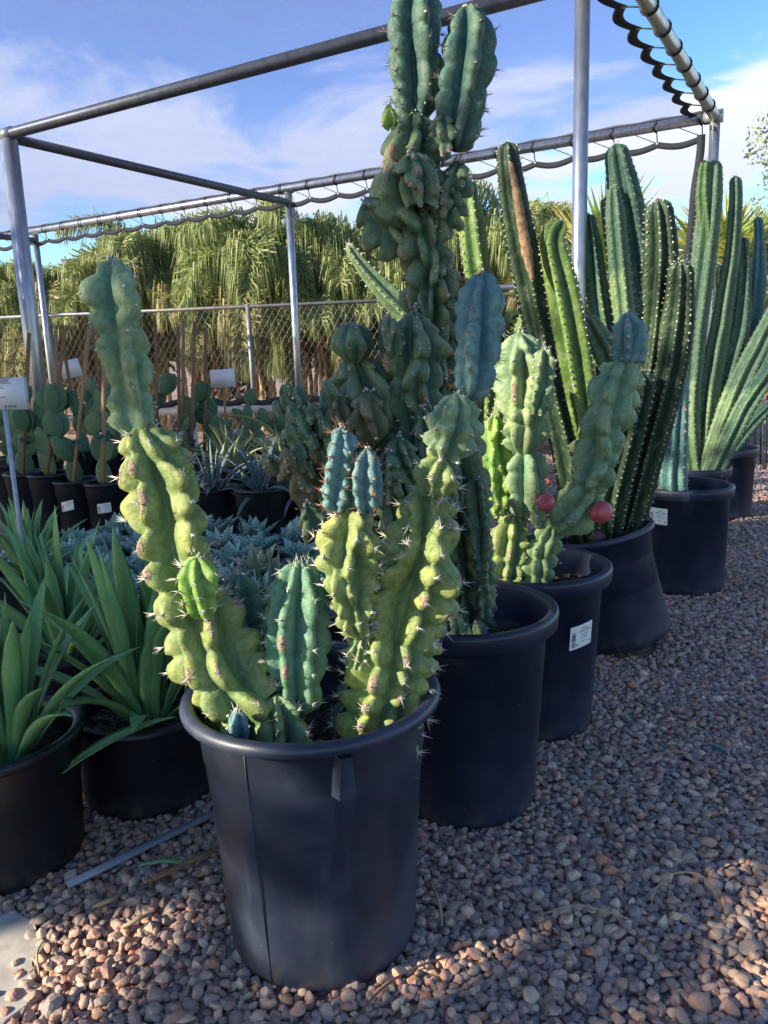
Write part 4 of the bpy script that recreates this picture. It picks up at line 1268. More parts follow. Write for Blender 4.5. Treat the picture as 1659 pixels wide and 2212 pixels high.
def pad_mesh(mat, slim=1.0, seed=0):
    rng = np.random.default_rng(seed)
    V, Fc = [], []
    nz_, na = 10, 18
    for i in range(nz_ + 1):
        t = i / nz_
        z = (1 - math.cos(math.pi * t)) / 2
        w = 0.5 * math.sin(math.pi * z ** 0.80) ** 0.62 * (0.85 + 0.15 * z) if 0 < t < 1 else 0.02
        th = 0.075 * (math.sin(math.pi * z) ** 0.5 if 0 < t < 1 else 0.15)
        for j in range(na):
            a = 2 * math.pi * j / na
            V.append((slim * w * math.cos(a) * 0.80, th * math.sin(a) + 0.03 * math.sin(3 * z + seed), z))
    for i in range(nz_):
        for j in range(na):
            Fc.append((i * na + j, i * na + (j + 1) % na, (i + 1) * na + (j + 1) % na, (i + 1) * na + j))
    return mesh_np('pad', V, np.array(Fc), True, [mat])


PADS = {m.name: [pad_mesh(m, s, q) for q, s in enumerate((1.0, 0.85, 1.15, 0.7))] for m in (M_PAD, M_PADB, M_PADO)}


def opuntia(label, loc, pads, mat, group=None, seed=0, face=0.0, name='prickly_pear'):
    """pads: (dx, dz, height, lean, turn, dy)"""
    rng = random.Random(seed)
    t = thing(name, label, 'cactus', loc, face, group)
    for i, (dx, dz, h, lean, turn, dy) in enumerate(pads):
        o = obj('pad', PADS[mat.name][rng.randrange(4)], t, (dx, dy, dz), (rng.uniform(-0.15, 0.15), lean, turn))
        o.scale = (h, h, h)
    return t


def auto_pads(rng, n, h0, spread):
    out = [(0, 0, h0, rng.uniform(-.1, .1), rng.uniform(-.5, .5), 0)]
    nodes = [(0, 0, h0, 0.0)]
    while len(out) < n:
        x, z, h, ln = nodes[rng.randrange(len(nodes))]
        l2 = ln + rng.uniform(-spread, spread)
        b = rng.uniform(0.8, 0.97)
        nx, nz2 = x + math.sin(ln) * h * b, z + math.cos(ln) * h * b
        hh = h0 * rng.uniform(0.7, 1.05)
        if abs(l2) < 1.0 and nz2 < h0 * 2.6:
            out.append((nx, nz2, hh, l2, rng.uniform(-.7, .7), rng.uniform(-.03, .03)))
            nodes.append((nx, nz2, hh, l2))
    return out


def stake(x, y, z0, z1, lean, label, mat, tie=None, w=0.021, group=None):
    V, Fc = box_vf((-w / 2, -w / 2, 0), (w / 2, w / 2, z1 - z0))
    t = thing('wooden_stake', label, 'stake', (x, y, z0), 0, group)
    t.rotation_euler = (0.0, lean, 0.3)
    obj('shaft', mesh_np('stake_shaft', V, Fc, False, [mat]), t)
    if tie:
        for dz, rot in ((tie, 0.25), (tie + 0.02, -0.4)):
            V, Fc = tube_vf([(0.026 * math.cos(a), 0.05 * math.sin(a) + 0.02, 0.012 * math.sin(a * 2)) for a in np.linspace(0, 6.28, 14)], 0.010, 6, True, 0.25)
            obj('green_tie', mesh_np('green_tie', V, Fc, True, [M_TAPE]), t, (0, 0, dz), (0, rot, 0))
        V, Fc = tube_vf([(0, -0.03, 0), (0.03, -0.045, -0.03), (0.05, -0.05, -0.07), (0.055, -0.045, -0.11)], [0.006, 0.012, 0.012, 0.004], 6, True, 0.25)
        obj('green_tie', mesh_np('green_tie', V, Fc, True, [M_TAPE]), t, (0, 0, tie))
    return t


ro = random.Random(21)
row = [(57, 1018, 'first'), (107, 1020, 'second'), (164, 1034, 'third'), (230, 1038, 'fourth')]
for k, (px, py, w_) in enumerate(row):
    c = at_z(px, py, 0.38)
    c = c * (5.15 + 0.05 * k) / c[1] if False else at_y(px, py, 5.2 - 0.07 * k)
    h = c[2]
    p_ = make_pot(('black pot of the staked prickly pear nearest the price sign', 'tall black pot between two staked prickly pears, without a label', 'tall black pot with a tilted white label under a green-taped prickly pear', 'tall black pot with a white label beside the thick cactus arm')[k], c[0], c[1], h, 0.148, 0.115, 0.012, 0, h - 0.04, mat=M_POTD, seed=80 + k, n=40)
    if k >= 2:
        curved_label(p_, h, 0.148, 0.115, 0.012, math.radians(-100 + 16 * (k - 2)), h - 0.155, 0.085, 0.062, 0.22 if k == 2 else 0.10, detail=True)
    lab = ('broad-padded prickly pear tied to a stake beside the price sign', 'prickly pear with one pad raised high above the rest', 'prickly pear strapped to a pale stake with a green tape bow', 'prickly pear with narrow pads half behind the cactus arm')[k]
    pads = auto_pads(ro, 11, 0.20, 0.8)
    opuntia(lab, (c[0], c[1], h - 0.05), pads, M_PAD if k != 3 else M_PADO, seed=90 + k)
    top = at_y(*[(52, 715), (128, 700), (182, 690), (216, 720)][k], c[1] - 0.10)
    stake(c[0] + 0.01, c[1] - 0.10, h - 0.06, top[2], math.atan2(top[0] - c[0], top[2] - h), ('reddish stake rising behind the price sign', 'stake in the unlabelled tall pot', 'pale stake with the green tape bow', 'knotty stake with two green ties')[k], (M_WOOD, M_WOOD, M_WOODL, M_WOODL)[k], tie=(0.27, 0.30, 0.30, 0.34)[k], w=0.023)
# second rank behind
for k, (px, py, Y, n) in enumerate([(30, 985, 6.2, 9), (100, 975, 6.4, 9), (180, 970, 6.3, 10), (255, 965, 6.4, 9), (330, 965, 6.3, 9), (400, 968, 6.2, 9), (470, 975, 6.3, 8)]):
    c = at_y(px, py, Y); h = max(0.30, c[2])
    make_pot('black pot in the rear rank of staked prickly pears', c[0], c[1], h, 0.14, 0.11, 0.012, 0, h - 0.04, mat=M_POTD, seed=100 + k, n=32, group='rear rank pots')
    opuntia('dark green prickly pear in the rear rank before the fence', (c[0], c[1], h - 0.05), auto_pads(ro, n, 0.19, 0.6), M_PAD, seed=110 + k, group='rear rank prickly pears')
for k, (px, py, bx, by, Y, m) in enumerate([(75, 720, 95, 900, 6.1, 0), (112, 712, 118, 930, 6.3, 1), (137, 720, 170, 930, 6.5, 0), (200, 705, 232, 930, 6.6, 0), (222, 700, 240, 930, 6.6, 1), (330, 700, 335, 960, 6.2, 0), (379, 705, 383, 960, 6.1, 0), (389, 697, 388, 965, 6.2, 1), (412, 692, 405, 975, 6.0, 0), (438, 705, 436, 960, 6.2, 0)]):
    a, b = at_y(px, py, Y), at_y(bx, by, Y)
    stake(b[0], b[1], b[2] - 0.25, a[2], math.atan2(a[0] - b[0], a[2] - b[2]), 'thin brown stake standing among the rear prickly pears', (M_WOOD, M_WOODL)[m], tie=(0.30 if k in (5, 7, 8) else None), w=0.026, group='stakes among the rear prickly pears')
# bushy small-padded ones and the blue one
for k, (px, py, Y, m, n, h0, lab) in enumerate([(470, 985, 5.9, M_PADO, 16, 0.105, 'bushy olive prickly pear of many small pads before the low rail'), (545, 985, 5.9, M_PADO, 16, 0.105, 'bushy olive prickly pear of small pads beside the curled agave'),
                                                (500, 1005, 5.6, M_PADB, 5, 0.12, 'blue-grey prickly pear of a few round pads'), (555, 960, 6.1, M_PAD, 6, 0.15, 'dark prickly pear with two upright pads before the low rail'), (395, 990, 6.0, M_PADO, 10, 0.11, 'olive prickly pear between two brown stakes'),
                                                (610, 960, 6.2, M_PAD, 8, 0.16, 'dark prickly pear behind the curled agave'), (20, 1000, 5.6, M_PADO, 12, 0.11, 'leafy olive prickly pear at the sign stake')]):
    c = at_y(px, py, Y)
    z = max(0.18, c[2])
    make_pot('black pot of the ' + lab, c[0], c[1], z, 0.13, 0.10, 0.012, 0, z - 0.03, mat=M_POTD, seed=130 + k, n=32)
    opuntia(lab, (c[0], c[1], z - 0.04), auto_pads(ro, n, h0, 1.0), m, seed=140 + k)


# ------------------------------------------------------------------ signs
def text_mesh(body, size):
    cu = bpy.data.curves.new('lettering', 'FONT')
    cu.body = body; cu.size = size; cu.align_x = 'CENTER'; cu.extrude = 0.0004; cu.resolution_u = 2
    o = bpy.data.objects.new('lettering_source', cu)
    COL.objects.link(o)
    bpy.context.view_layer.update()
    me = bpy.data.meshes.new_from_object(o.evaluated_get(bpy.context.evaluated_depsgraph_get()))
    bpy.data.objects.remove(o); bpy.data.curves.remove(cu)
    me.materials.clear()
    return me


def sign(label, cx, cy, Y, w, h, rz, foot_dz, words=None, post=M_STAKEW, tilt=0.0):
    c = at_y(cx, cy, Y)
    t = thing('plant_sign', label, 'sign', (c[0], c[1], 0), rz)
    V, Fc = box_vf((-w / 2, -0.002, -h / 2), (w / 2, 0.002, h / 2))
    card = obj('card', mesh_np('sign_card', V, Fc, False, [M_CARD]), t, (0, 0, c[2]), (0, tilt, 0))
    V, Fc = box_vf((-0.009, 0.003, 0), (0.009, 0.009, c[2] + h * 0.3))
    obj('stake', mesh_np('sign_stake', V, Fc, False, [post]), t)
    if words:
        V, Fc = join([box_vf((w / 2 - 0.006, -0.0035, -h / 2), (w / 2, -0.002, h / 2))[0:2], box_vf((-w / 2, -0.0035, h / 2 - 0.005), (w * 0.12, -0.002, h / 2))[0:2], box_vf((-w / 2, -0.0035, -h / 2), (w * 0.12, -0.002, -h / 2 + 0.005))[0:2]])
        obj('sleeve_edge', mesh_np('sleeve_edge', V, Fc, False, [M_STAKEW]), card)
        for body, size, x, z, mt in words:
            me = text_mesh(body, size); me.materials.append(mt)
            obj('lettering', me, card, (x, -0.0032, z), (math.pi / 2, 0, 0))
        for (z, l0, l1) in [(0.060, -0.14, 0.045), (0.040, -0.10, 0.045), (0.030, -0.11, 0.005), (0.021, -0.11, 0.012), (0.012, -0.10, -0.012), (-0.014, -0.10, 0.016), (-0.032, -0.12, -0.03), (-0.041, -0.12, -0.036)]:
            V, Fc = box_vf((l0, -0.0030, z), (l1, -0.0022, z + 0.0028))
            obj('print_line', mesh_np('print_line', V, Fc, False, [M_INKG]), card)
    return t


sign('white price card reading 29.99 on a pale blue stake', 4, 851, 3.20, 0.215, 0.128, -0.08, 0, [('SWEET TOOTH AGAVE', 0.0135, -0.035, 0.0465, M_INK), ('$ 29.99', 0.0165, 0.031, -0.057, M_INK)])
sign('blank-backed white sign on a wooden leg before the low rail', 481, 817, 6.6, 0.20, 0.145, 0.1, 0, None, M_WOODL, -0.03)
sign('blank white sign glimpsed between the stakes', 152, 797, 7.0, 0.17, 0.155, 0.2, 0, None, M_WOODL, -0.20)

# ------------------------------------------------------------------ shade structure
HC = 2.65
SH = thing('shade_structure', 'galvanised pipe frame roofed with translucent laced shade cloth', 'shade structure')
g2 = lambda px, py: at_z(px, py, HC)
PA, PB, PC, PD, PG, PK = g2(17, 290), g2(622, 408), g2(75, 500), g2(1545, 252), g2(1100, 0), g2(1380, 0)
u3 = (PG - PA); u3 /= np.linalg.norm(u3)
v3 = np.array([-u3[1], u3[0], 0.0])
if v3[1] < 0:
    v3 = -v3
RP = 0.036


def pipe(name, a, b, r, mat, n=14):
    V, Fc = tube_vf([a, (np.array(a) + np.array(b)) / 2, b], r, n)
    return obj(name, mesh_np(name, V, Fc, True, [mat]), SH)


def ground_of(p):
    return np.array([p[0], p[1], -0.02])


for nm, p in (('post', PB), ('post', PC), ('post', PD)):
    pipe(nm, ground_of(p), p - np.array([0, 0, RP]), RP * 0.95, M_GALV)
V, Fc = box_vf((-0.04, -0.04, -0.02), (0.04, 0.04, HC - RP))
pa = obj('post', mesh_np('post', V, Fc, False, [M_GALV]), SH, (PA[0], PA[1], 0), (0, 0, math.atan2(u3[1], u3[0])))
PE_ = PA + u3 * (np.dot(g2(1257, -45) - PA, u3))
pipe('post', ground_of(PE_), PE_, RP * 0.92, M_GALV)
PEND = PA + u3 * (np.dot(PD - PA, u3))
back0 = PB - u3 * 7.5
pipe('beam', PA - u3 * 5.0, PEND, RP, M_GREYP)
pipe('beam', back0, PD, RP, M_GALV)
pipe('beam', PA - np.array([0, 0, 0.02]), PB - np.array([0, 0, 0.12]), RP * 0.9, M_GREYP)
c0 = PC - np.array([0, 0, 0.10])
pipe('beam', c0 - v3 * 4.0, c0, RP * 0.9, M_GREYP)
pipe('beam', PD, PD - v3 * 5.2, RP, M_GALV)
# corner fittings
for p in (PD, PA, PB):
    V, Fc = tube_vf([p - u3 * 0.07, p + u3 * 0.05], RP * 1.18, 14)
    obj('fitting', mesh_np('fitting', V, Fc, True, [M_GALV]), SH)


def cloth_material():
    m, n, l, b = material('shade_cloth')
    v = coords(n, l, (1, 1, 1))
    f = nz(n, l, v, 3.0, 4); g = nz(n, l, v, 60.0, 2)
    tr = N(n, 'ShaderNodeBsdfTransparent')
    l.new(mixcol(n, l, maprange(n, l, f, 0.3, 0.7), (0.67, 0.75, 0.93), (0.62, 0.71, 0.90)), tr.inputs[0])
    df = N(n, 'ShaderNodeBsdfTranslucent'); df.inputs[0].default_value = (0.34, 0.335, 0.37, 1)
    d2 = N(n, 'ShaderNodeBsdfDiffuse'); d2.inputs[0].default_value = (0.10, 0.10, 0.115, 1)
    a = N(n, 'ShaderNodeAddShader'); l.new(df.outputs[0], a.inputs[0]); l.new(d2.outputs[0], a.inputs[1])
    mx = N(n, 'ShaderNodeMixShader')
    l.new(maprange(n, l, g, 0.3, 0.7, 0.22, 0.30), mx.inputs[0])
    l.new(tr.outputs[0], mx.inputs[1]); l.new(a.outputs[0], mx.inputs[2])
    l.new(mx.outputs[0], n['Material Output'].inputs['Surface'])
    return m


M_CLOTH = cloth_material()
SCAL = 0.30
INS = 0.13                               # distance of the hem from the edge pipe
lenU, lenV = 10.6, 4.9
nu, nv = int(lenU / SCAL), int(lenV / SCAL)


def scallop(t):
    return 0.045 * math.sin(math.pi * (t - math.floor(t)))


CV, CFc = [], []
sub = 6
NU, NV = nu * sub, 60
for j in range(NV + 1):
    b = j / NV * nv * SCAL
    for i in range(NU + 1):
        a = i / NU * nu * SCAL
        p = PD - u3 * (a + INS + (scallop(b / SCAL) if i == 0 else 0)) - v3 * b
        sag = -0.05 * math.sin(math.pi * min(1, b / 2.4)) * math.sin(math.pi * (a % 3.6) / 3.6) if b < 2.4 else 0
        p = p + np.array([0, 0, RP + 0.004 + sag])
        CV.append(p)
for j in range(NV):
    for i in range(NU):
        k = j * (NU + 1) + i
        CFc.append((k, k + 1, k + NU + 2, k + NU + 1))
cloth = obj('shade_cloth', mesh_np('shade_cloth', CV, np.array(CFc), True, [M_CLOTH]), SH)
cloth['label'] = 'translucent grey shade cloth'


def ribbon(P, Wv, th=0.0025):
    """flat band: centre line P and width vectors Wv"""
    P, Wv = np.asarray(P), np.asarray(Wv)
    T = np.gradient(P, axis=0)
    Nn = np.cross(T, Wv); Nn /= np.linalg.norm(Nn, axis=1)[:, None] + 1e-9
    V = np.stack([P - Wv + Nn * th, P + Wv + Nn * th, P + Wv - Nn * th, P - Wv - Nn * th], 1).reshape(-1, 3)
    i = np.arange(len(P) - 1)[:, None] * 4
    k = np.arange(4)[None]
    Fc = np.stack([i + k, i + (k + 1) % 4, i + 4 + (k + 1) % 4, i + 4 + k], -1).reshape(-1, 4)
    return V, Fc


HANG = 0.12


def edge_hem(origin, dr, length, inward, down):
    pts, wv, groms = [], [], []
    m = int(length / SCAL)
    for i in range(m * 10 + 1):
        t = i / 10
        if down:
            p = origin + dr * t * SCAL + np.array([0, 0, -HANG - 0.028 * math.sin(math.pi * (t - math.floor(t)))]) + inward * -0.02
            w = np.array([0, 0, 0.022])
        else:
            p = origin + dr * t * SCAL + inward * (INS + scallop(t)) + np.array([0, 0, RP - 0.01])
            w = inward * 0.026
        pts.append(p); wv.append(w)
        if i % 10 == 0:
            groms.append(p + (np.array([0, 0, 0.010]) if down else -inward * 0.012))
    V, Fc = ribbon(pts, wv)
    h = obj('hem', mesh_np('hem', V, Fc, False, [M_HEM]), cloth)
    parts, gp = [], []
    for i, gq in enumerate(groms):
        base = origin + dr * i * SCAL
        base = base if True else base
        ring = [base + (RP + 0.004) * (math.cos(a) * (inward) + math.sin(a) * np.array([0, 0, 1])) + dr * 0.012 * (a / 6.28) for a in np.linspace(0, 6.28, 14)]
        parts.append(tube_vf(ring, 0.0052, 5))
        parts.append(tube_vf([base + (RP * 0.3) * inward + np.array([0, 0, -RP if down else 0]), gq], 0.0042, 5))
        if down and i + 1 < len(groms):
            nb = origin + dr * (i + 0.5) * SCAL + np.array([0, 0, -RP])
            parts.append(tube_vf([gq, nb], 0.003, 5))
        nrm = inward if down else np.array([0, 0, 1.0])
        gp.append(tube_vf([gq - nrm * 0.005, gq + nrm * 0.005], 0.011, 10))
    V, Fc = join(parts)
    obj('lacing_cord', mesh_np('lacing_cord', V, Fc, True, [M_CORD]), cloth, kind='stuff')
    V, Fc = join(gp)
    obj('grommets', mesh_np('grommets', V, Fc, True, [M_GROM]), cloth, kind='stuff')


edge_hem(PD, -v3, 4.6, -u3, False)
edge_hem(PD - u3 * 0.08, -u3, 9.6, -v3, True)
# dark hem along the back pipe and the tail hanging at the corner post
pts = [PD - u3 * t + np.array([0, 0, RP + 0.004 + 0.004 * math.sin(t * 21)]) for t in np.linspace(0.02, 9.6, 200)]
V, Fc = tube_vf(pts, 0.010, 6)
obj('edge_rope', mesh_np('edge_rope', V, Fc, True, [M_HEM]), cloth)
q0 = PD - u3 * 0.085
pts = [q0 + np.array([0, 0, -0.10]), q0 + np.array([0.0, 0, -0.2]), q0 + np.array([-0.012, 0, -0.32]), q0 + np.array([-0.03, 0, -0.46]), q0 + np.array([-0.045, 0, -0.75]), q0 + np.array([-0.07, 0, -1.0]), q0 + np.array([-0.09, 0, -1.15])]
pts, _ = catmull(pts, 24)
V, Fc = ribbon(pts, np.tile(np.array([0.024, -0.012, 0]), (24, 1)))
obj('hanging_strap', mesh_np('hanging_strap', V, Fc, False, [M_HEM]), cloth)

# ------------------------------------------------------------------ fence, low rail
FL = lambda x: 10.6 - 0.14 * x           # fence line
FN = thing('chain_link_fence', 'chain-link fence with pipe top rail before the palm hedge', 'fence', (0, 0, 0))
fd = np.array([1, -0.14, 0.0]); fd /= np.linalg.norm(fd)


def fence_run(parent, x0, x1, h, rail_mat, post_px, wire=True):
    a = np.array([x0, FL(x0), h]); b = np.array([x1, FL(x1), h])
    V, Fc = tube_vf([a, (a + b) / 2, b], 0.024, 10)
    obj('top_rail', mesh_np('top_rail', V, Fc, True, [rail_mat]), parent)
    for x in post_px:
        V, Fc = tube_vf([(x, FL(x), -0.02), (x, FL(x), h * 0.5), (x, FL(x), h + 0.03)], 0.032, 10)
        obj('post', mesh_np('fence_post', V, Fc, True, [M_CHAIN]), parent)
    if not wire:
        return
    L = np.linalg.norm(b - a)
    P0 = np.array([x0, FL(x0), 0.03])
    parts = []
    sp = 0.088
    hh = h - 0.06
    for s in (-1, 1):
        for k in range(int(-hh / sp) - 2, int(L / sp) + int(hh / sp) + 3):
            st = k * sp
            # x along fence = st + s*z*0.62
            z0, z1 = 0.0, hh
            xs0, xs1 = st, st + s * hh * 0.62
            lo, hi = min(xs0, xs1), max(xs0, xs1)
            if hi < 0 or lo > L:
                continue
            def zc(x):
                return (x - st) / (s * 0.62)
            if xs0 < 0: z0 = max(z0, zc(0)) if s > 0 else z0
            if xs0 > L and s < 0: z0 = max(z0, zc(L))
            if xs1 > L and s > 0: z1 = min(z1, zc(L))
            if xs1 < 0 and s < 0: z1 = min(z1, zc(0))
            if z1 - z0 < 0.05:
                continue
            p = P0 + fd * (st + s * z0 * 0.62) + np.array([0, 0.003 * s, z0]); q = P0 + fd * (st + s * z1 * 0.62) + np.array([0, 0.003 * s, z1])
            parts.append(tube_vf([p, q], 0.0019, 4, False))
    V, Fc = join(parts)
    obj('wire_mesh', mesh_np('wire_mesh', V, Fc, False, [M_CHAIN]), parent, kind='stuff')


fence_run(FN, -7.5, 2.4, 1.83, M_CHAIN, [-7.0, -4.55, -1.72, 1.1])
LR = thing('low_pipe_rail', 'low white pipe rail with a rolled dark cloth along it', 'rail', (0, 0, 0))
a, b = at_y(300, 885, 8.6), at_y(760, 868, 8.3)
zr = 0.62
a[2] = b[2] = zr
V, Fc = tube_vf([a, (a + b) / 2, b], 0.045, 12)
obj('pipe', mesh_np('rail_pipe', V, Fc, True, [M_WHITEP]), LR)
pts = [a + (b - a) * t + np.array([0, 0, 0.075 + 0.018 * math.sin(t * 40)]) for t in np.linspace(0, 1, 40)]
V, Fc = tube_vf(pts, 0.034, 8)
obj('rolled_cloth', mesh_np('rolled_cloth', V, Fc, True, [M_HEM]), LR)
for t in np.linspace(0.02, 0.98, 5):
    p = a + (b - a) * t
    V, Fc = tube_vf([(p[0], p[1], 0), (p[0], p[1], zr)], 0.03, 10)
    obj('leg', mesh_np('rail_leg', V, Fc, True, [M_WHITEP]), LR)

# dark pipe rail on the right background
DR = thing('dark_pipe_rail', 'dark painted pipe rail crossing behind the ribbed columns', 'rail')
a, b = at_y(1040, 625, 7.4), at_y(1800, 560, 6.6)
V, Fc = tube_vf([a, (a + b) / 2, b], 0.030, 10)
obj('pipe', mesh_np('dark_pipe', V, Fc, True, [M_GREYP]), DR)
for t in (0.05, 0.55, 0.95):
    p = a + (b - a) * t
    V, Fc = tube_vf([(p[0], p[1], -0.02), (p[0], p[1], p[2])], 0.03, 10)
    obj('post', mesh_np('dark_pipe_post', V, Fc, True, [M_GREYP]), DR)


# ------------------------------------------------------------------ palms
def frond_mesh(name, L, e0, e1, mat, nl=70, ll=0.42, seed=0, droop=0.75, lw=0.0085):
    rng = np.random.default_rng(seed)
    m = 18
    t = np.linspace(0, 1, m)
    el = np.radians(e0 + (e1 - e0) * t ** 1.1)
    ds = L / (m - 1)
    x = np.concatenate([[0], np.cumsum(np.cos(el[:-1]) * ds)]); z = np.concatenate([[0], np.cumsum(np.sin(el[:-1]) * ds)])
    y = 0.06 * L * np.sin(t * 2.2 + rng.uniform(0, 6)) * t
    C_ = np.column_stack([x, y, z])
    V, Fc = tube_vf(C_, np.linspace(0.017, 0.004, m), 5)
    V, Fc = V.tolist(), Fc.tolist()
    for i in range(nl):
        tt = 0.10 + 0.90 * (i + rng.uniform()) / nl
        k = tt * (m - 1); a = int(min(k, m - 2)); f = k - a
        p = C_[a] * (1 - f) + C_[a + 1] * f
        tg = C_[a + 1] - C_[a]; tg /= np.linalg.norm(tg)
        for s in (-1, 1):
            side = np.array([0, s, 0.0]) + rng.normal(size=3) * 0.28
            d = side * rng.uniform(0.3, 0.8) + tg * rng.uniform(0.3, 0.9) + np.array([0, 0, rng.uniform(-0.25, 0.35)])
            d /= np.linalg.norm(d)
            ln = ll * rng.uniform(0.65, 1.1) * (0.45 + 0.9 * math.sin(math.pi * min(0.97, tt * 0.9 + 0.08)))
            p1 = p + d * ln * 0.42
            d2 = d * (1 - droop) + np.array([0, 0, -1.0]) * droop; d2 /= np.linalg.norm(d2)
            p2 = p1 + d2 * ln * 0.58
            wv = np.cross(d, (rng.normal(), rng.normal(), 0.4)); wv /= np.linalg.norm(wv) + 1e-9
            b = len(V)
            V += [list(p - wv * lw * 0.5), list(p + wv * lw * 0.5), list(p1 + wv * lw), list(p1 - wv * lw), list(p2)]
            Fc += [(b, b + 1, b + 2, b + 3), (b + 3, b + 2, b + 4)]
    return mesh_np(name, V, Fc, False, [mat])


FR_UP = [frond_mesh('frond', 1.5, 80, -45, M_PALM, seed=i, ll=0.50, nl=170) for i in range(3)]
FR_MID = [frond_mesh('frond', 1.7, 58, -82, m, seed=10 + i, ll=0.58, nl=200, droop=0.82) for i, m in enumerate((M_PALM, M_PALM, M_PALMY, M_PALM))]
FR_LOW = [frond_mesh('frond', 1.7, 15, -89, m, seed=20 + i, ll=0.56, nl=190, droop=0.88) for i, m in enumerate((M_PALM, M_PALMY, M_PALMY))]
TRUNKS = []
for i in range(3):
    rt_ = np.random.default_rng(50 + i)
    pts = [(0.03 * rt_.normal(), 0.03 * rt_.normal(), z) for z in np.linspace(-0.02, 2.05, 9)]
    pts, _ = catmull(pts, 30)
    rr = np.interp(pts[:, 2], [0, 0.3, 1.2, 2.05], [0.085, 0.065, 0.052, 0.06]) * (1 + 0.06 * np.sin(pts[:, 2] * 40))
    V, Fc = tube_vf(pts, rr, 10)
    TRUNKS.append(mesh_np('trunk', V, Fc, True, [M_TRUNK]))
rp = random.Random(9)


def palm(label, x, y, h, seed, group, nf=24):
    r = random.Random(seed)
    t = thing('palm_tree', label, 'palm tree', (x, y, 0), r.uniform(0, 6.28), group)
    s = h / 3.2
    o = obj('trunk', TRUNKS[seed % 3], t); o.scale = (1, 1, s)
    for k in range(r.choice((3, 4))):                      # old leaf bases standing beside the trunk
        o = obj('leaf_stalk', TRUNKS[(seed + k + 1) % 3], t, (r.uniform(-.25, .25), r.uniform(-.25, .25), 0), (r.uniform(-.08, .08), r.uniform(-.08, .08), r.uniform(0, 6)))
        o.scale = (0.6, 0.6, s * r.uniform(0.7, 0.95))
    for i in range(nf):
        q = i / nf
        bank = FR_UP if q < 0.30 else (FR_MID if q < 0.85 else FR_LOW)
        o = obj('frond', r.choice(bank), t, (0, 0, 2.0 * s - 0.25 * q + r.uniform(-.08, .08)), (r.uniform(-.12, .12), r.uniform(-.12, .12), i * 2.4 + r.uniform(-.3, .3)))
        k = s * r.uniform(0.85, 1.1)
        o.scale = (k, k, k)
    return t


tops = [(-60, 520), (10, 528), (75, 512), (150, 518), (235, 498), (315, 478), (395, 512), (470, 498), (560, 440), (640, 492), (715, 505), (775, 452), (850, 485), (950, 500), (1085, 415), (1150, 480)]
for i, (px, py) in enumerate(tops):
    Y = FL(0) + 2.1 + 0.35 * (i % 2)
    c = at_y(px, py, Y)
    Y = FL(c[0]) + 2.05 + 0.4 * (i % 2)
    c = at_y(px, py, Y)
    palm('taller feathery palm rising above the hedge line' if py < 485 else 'feathery palm with drooping fronds and tan stalks in the hedge behind the fence', c[0], c[1], c[2] * (1.13 if py < 485 else 1.0), 200 + i, 'taller palms of the hedge' if py < 485 else 'palms of the hedge')
for i in range(9):                                         # second rank
    x = -8.0 + i * 1.2
    palm('shaded palm in the second rank of the hedge', x + rp.uniform(-.2, .2), FL(x) + 3.6 + rp.uniform(-.2, .3), 2.5 + rp.uniform(-.3, .2), 300 + i, 'second rank palms', nf=15)


def leaf_cloud(name, centers, n, size, mat, seed, keep=None, flat=0.0):
    """leaf-sized faces spread through ellipsoids (cx, cy, cz, rx, ry, rz)"""
    rng = np.random.default_rng(seed)
    cs = np.array(centers, float)
    vol = np.prod(cs[:, 3:], axis=1); pick = rng.choice(len(cs), n, p=vol / vol.sum())
    d = rng.normal(size=(n, 3)); d /= np.linalg.norm(d, axis=1)[:, None]
    r = rng.uniform(0.15, 1, n) ** 0.55
    P = cs[pick, :3] + d * r[:, None] * cs[pick, 3:]
    if keep is not None:
        P = P[keep(P)]
    n = len(P)
    a = rng.normal(size=(n, 3)); a /= np.linalg.norm(a, axis=1)[:, None]
    b = np.cross(a, rng.normal(size=(n, 3))); b /= np.linalg.norm(b, axis=1)[:, None]
    s = size * rng.uniform(0.6, 1.3, (n, 1))
    V = np.stack([P - a * s, P + b * s * 0.45, P + a * s, P - b * s * 0.45], 1).reshape(-1, 3)
    Fc = np.arange(n * 4).reshape(-1, 4)
    return mesh_np(name, V, Fc, False, [mat])


def shrub(label, x, y, h, w, n, mat, seed, size=0.05, group=None, cat='shrub', name='shrub'):
    r = random.Random(seed)
    t = thing(name, label, cat, (x, y, 0), 0, group)
    cs = [(r.uniform(-w * .5, w * .5), r.uniform(-w * .3, w * .3), h * r.uniform(.3, .8), w * .38, w * .32, h * .27) for _ in range(8)]
    obj('foliage', leaf_cloud('foliage', cs, n, size, mat, seed), t)
    parts = [tube_vf([(0, 0, -0.02), (r.uniform(-.1, .1), 0, h * .3), (c[0], c[1], c[2])], [0.03, 0.02, 0.006], 6) for c in cs[:5]]
    V, Fc = join(parts)
    obj('stems', mesh_np('stems', V, Fc, True, [M_BARK]), t)
    return t


for i in range(8):
    x = -8.6 + 1.6 * i
    shrub('dense dark evergreen shrub closing the view behind the palms', x, FL(x) + 5.2, 2.6, 2.0, 5200, M_SHRUB, 400 + i, 0.075, 'screen shrubs behind the palms')


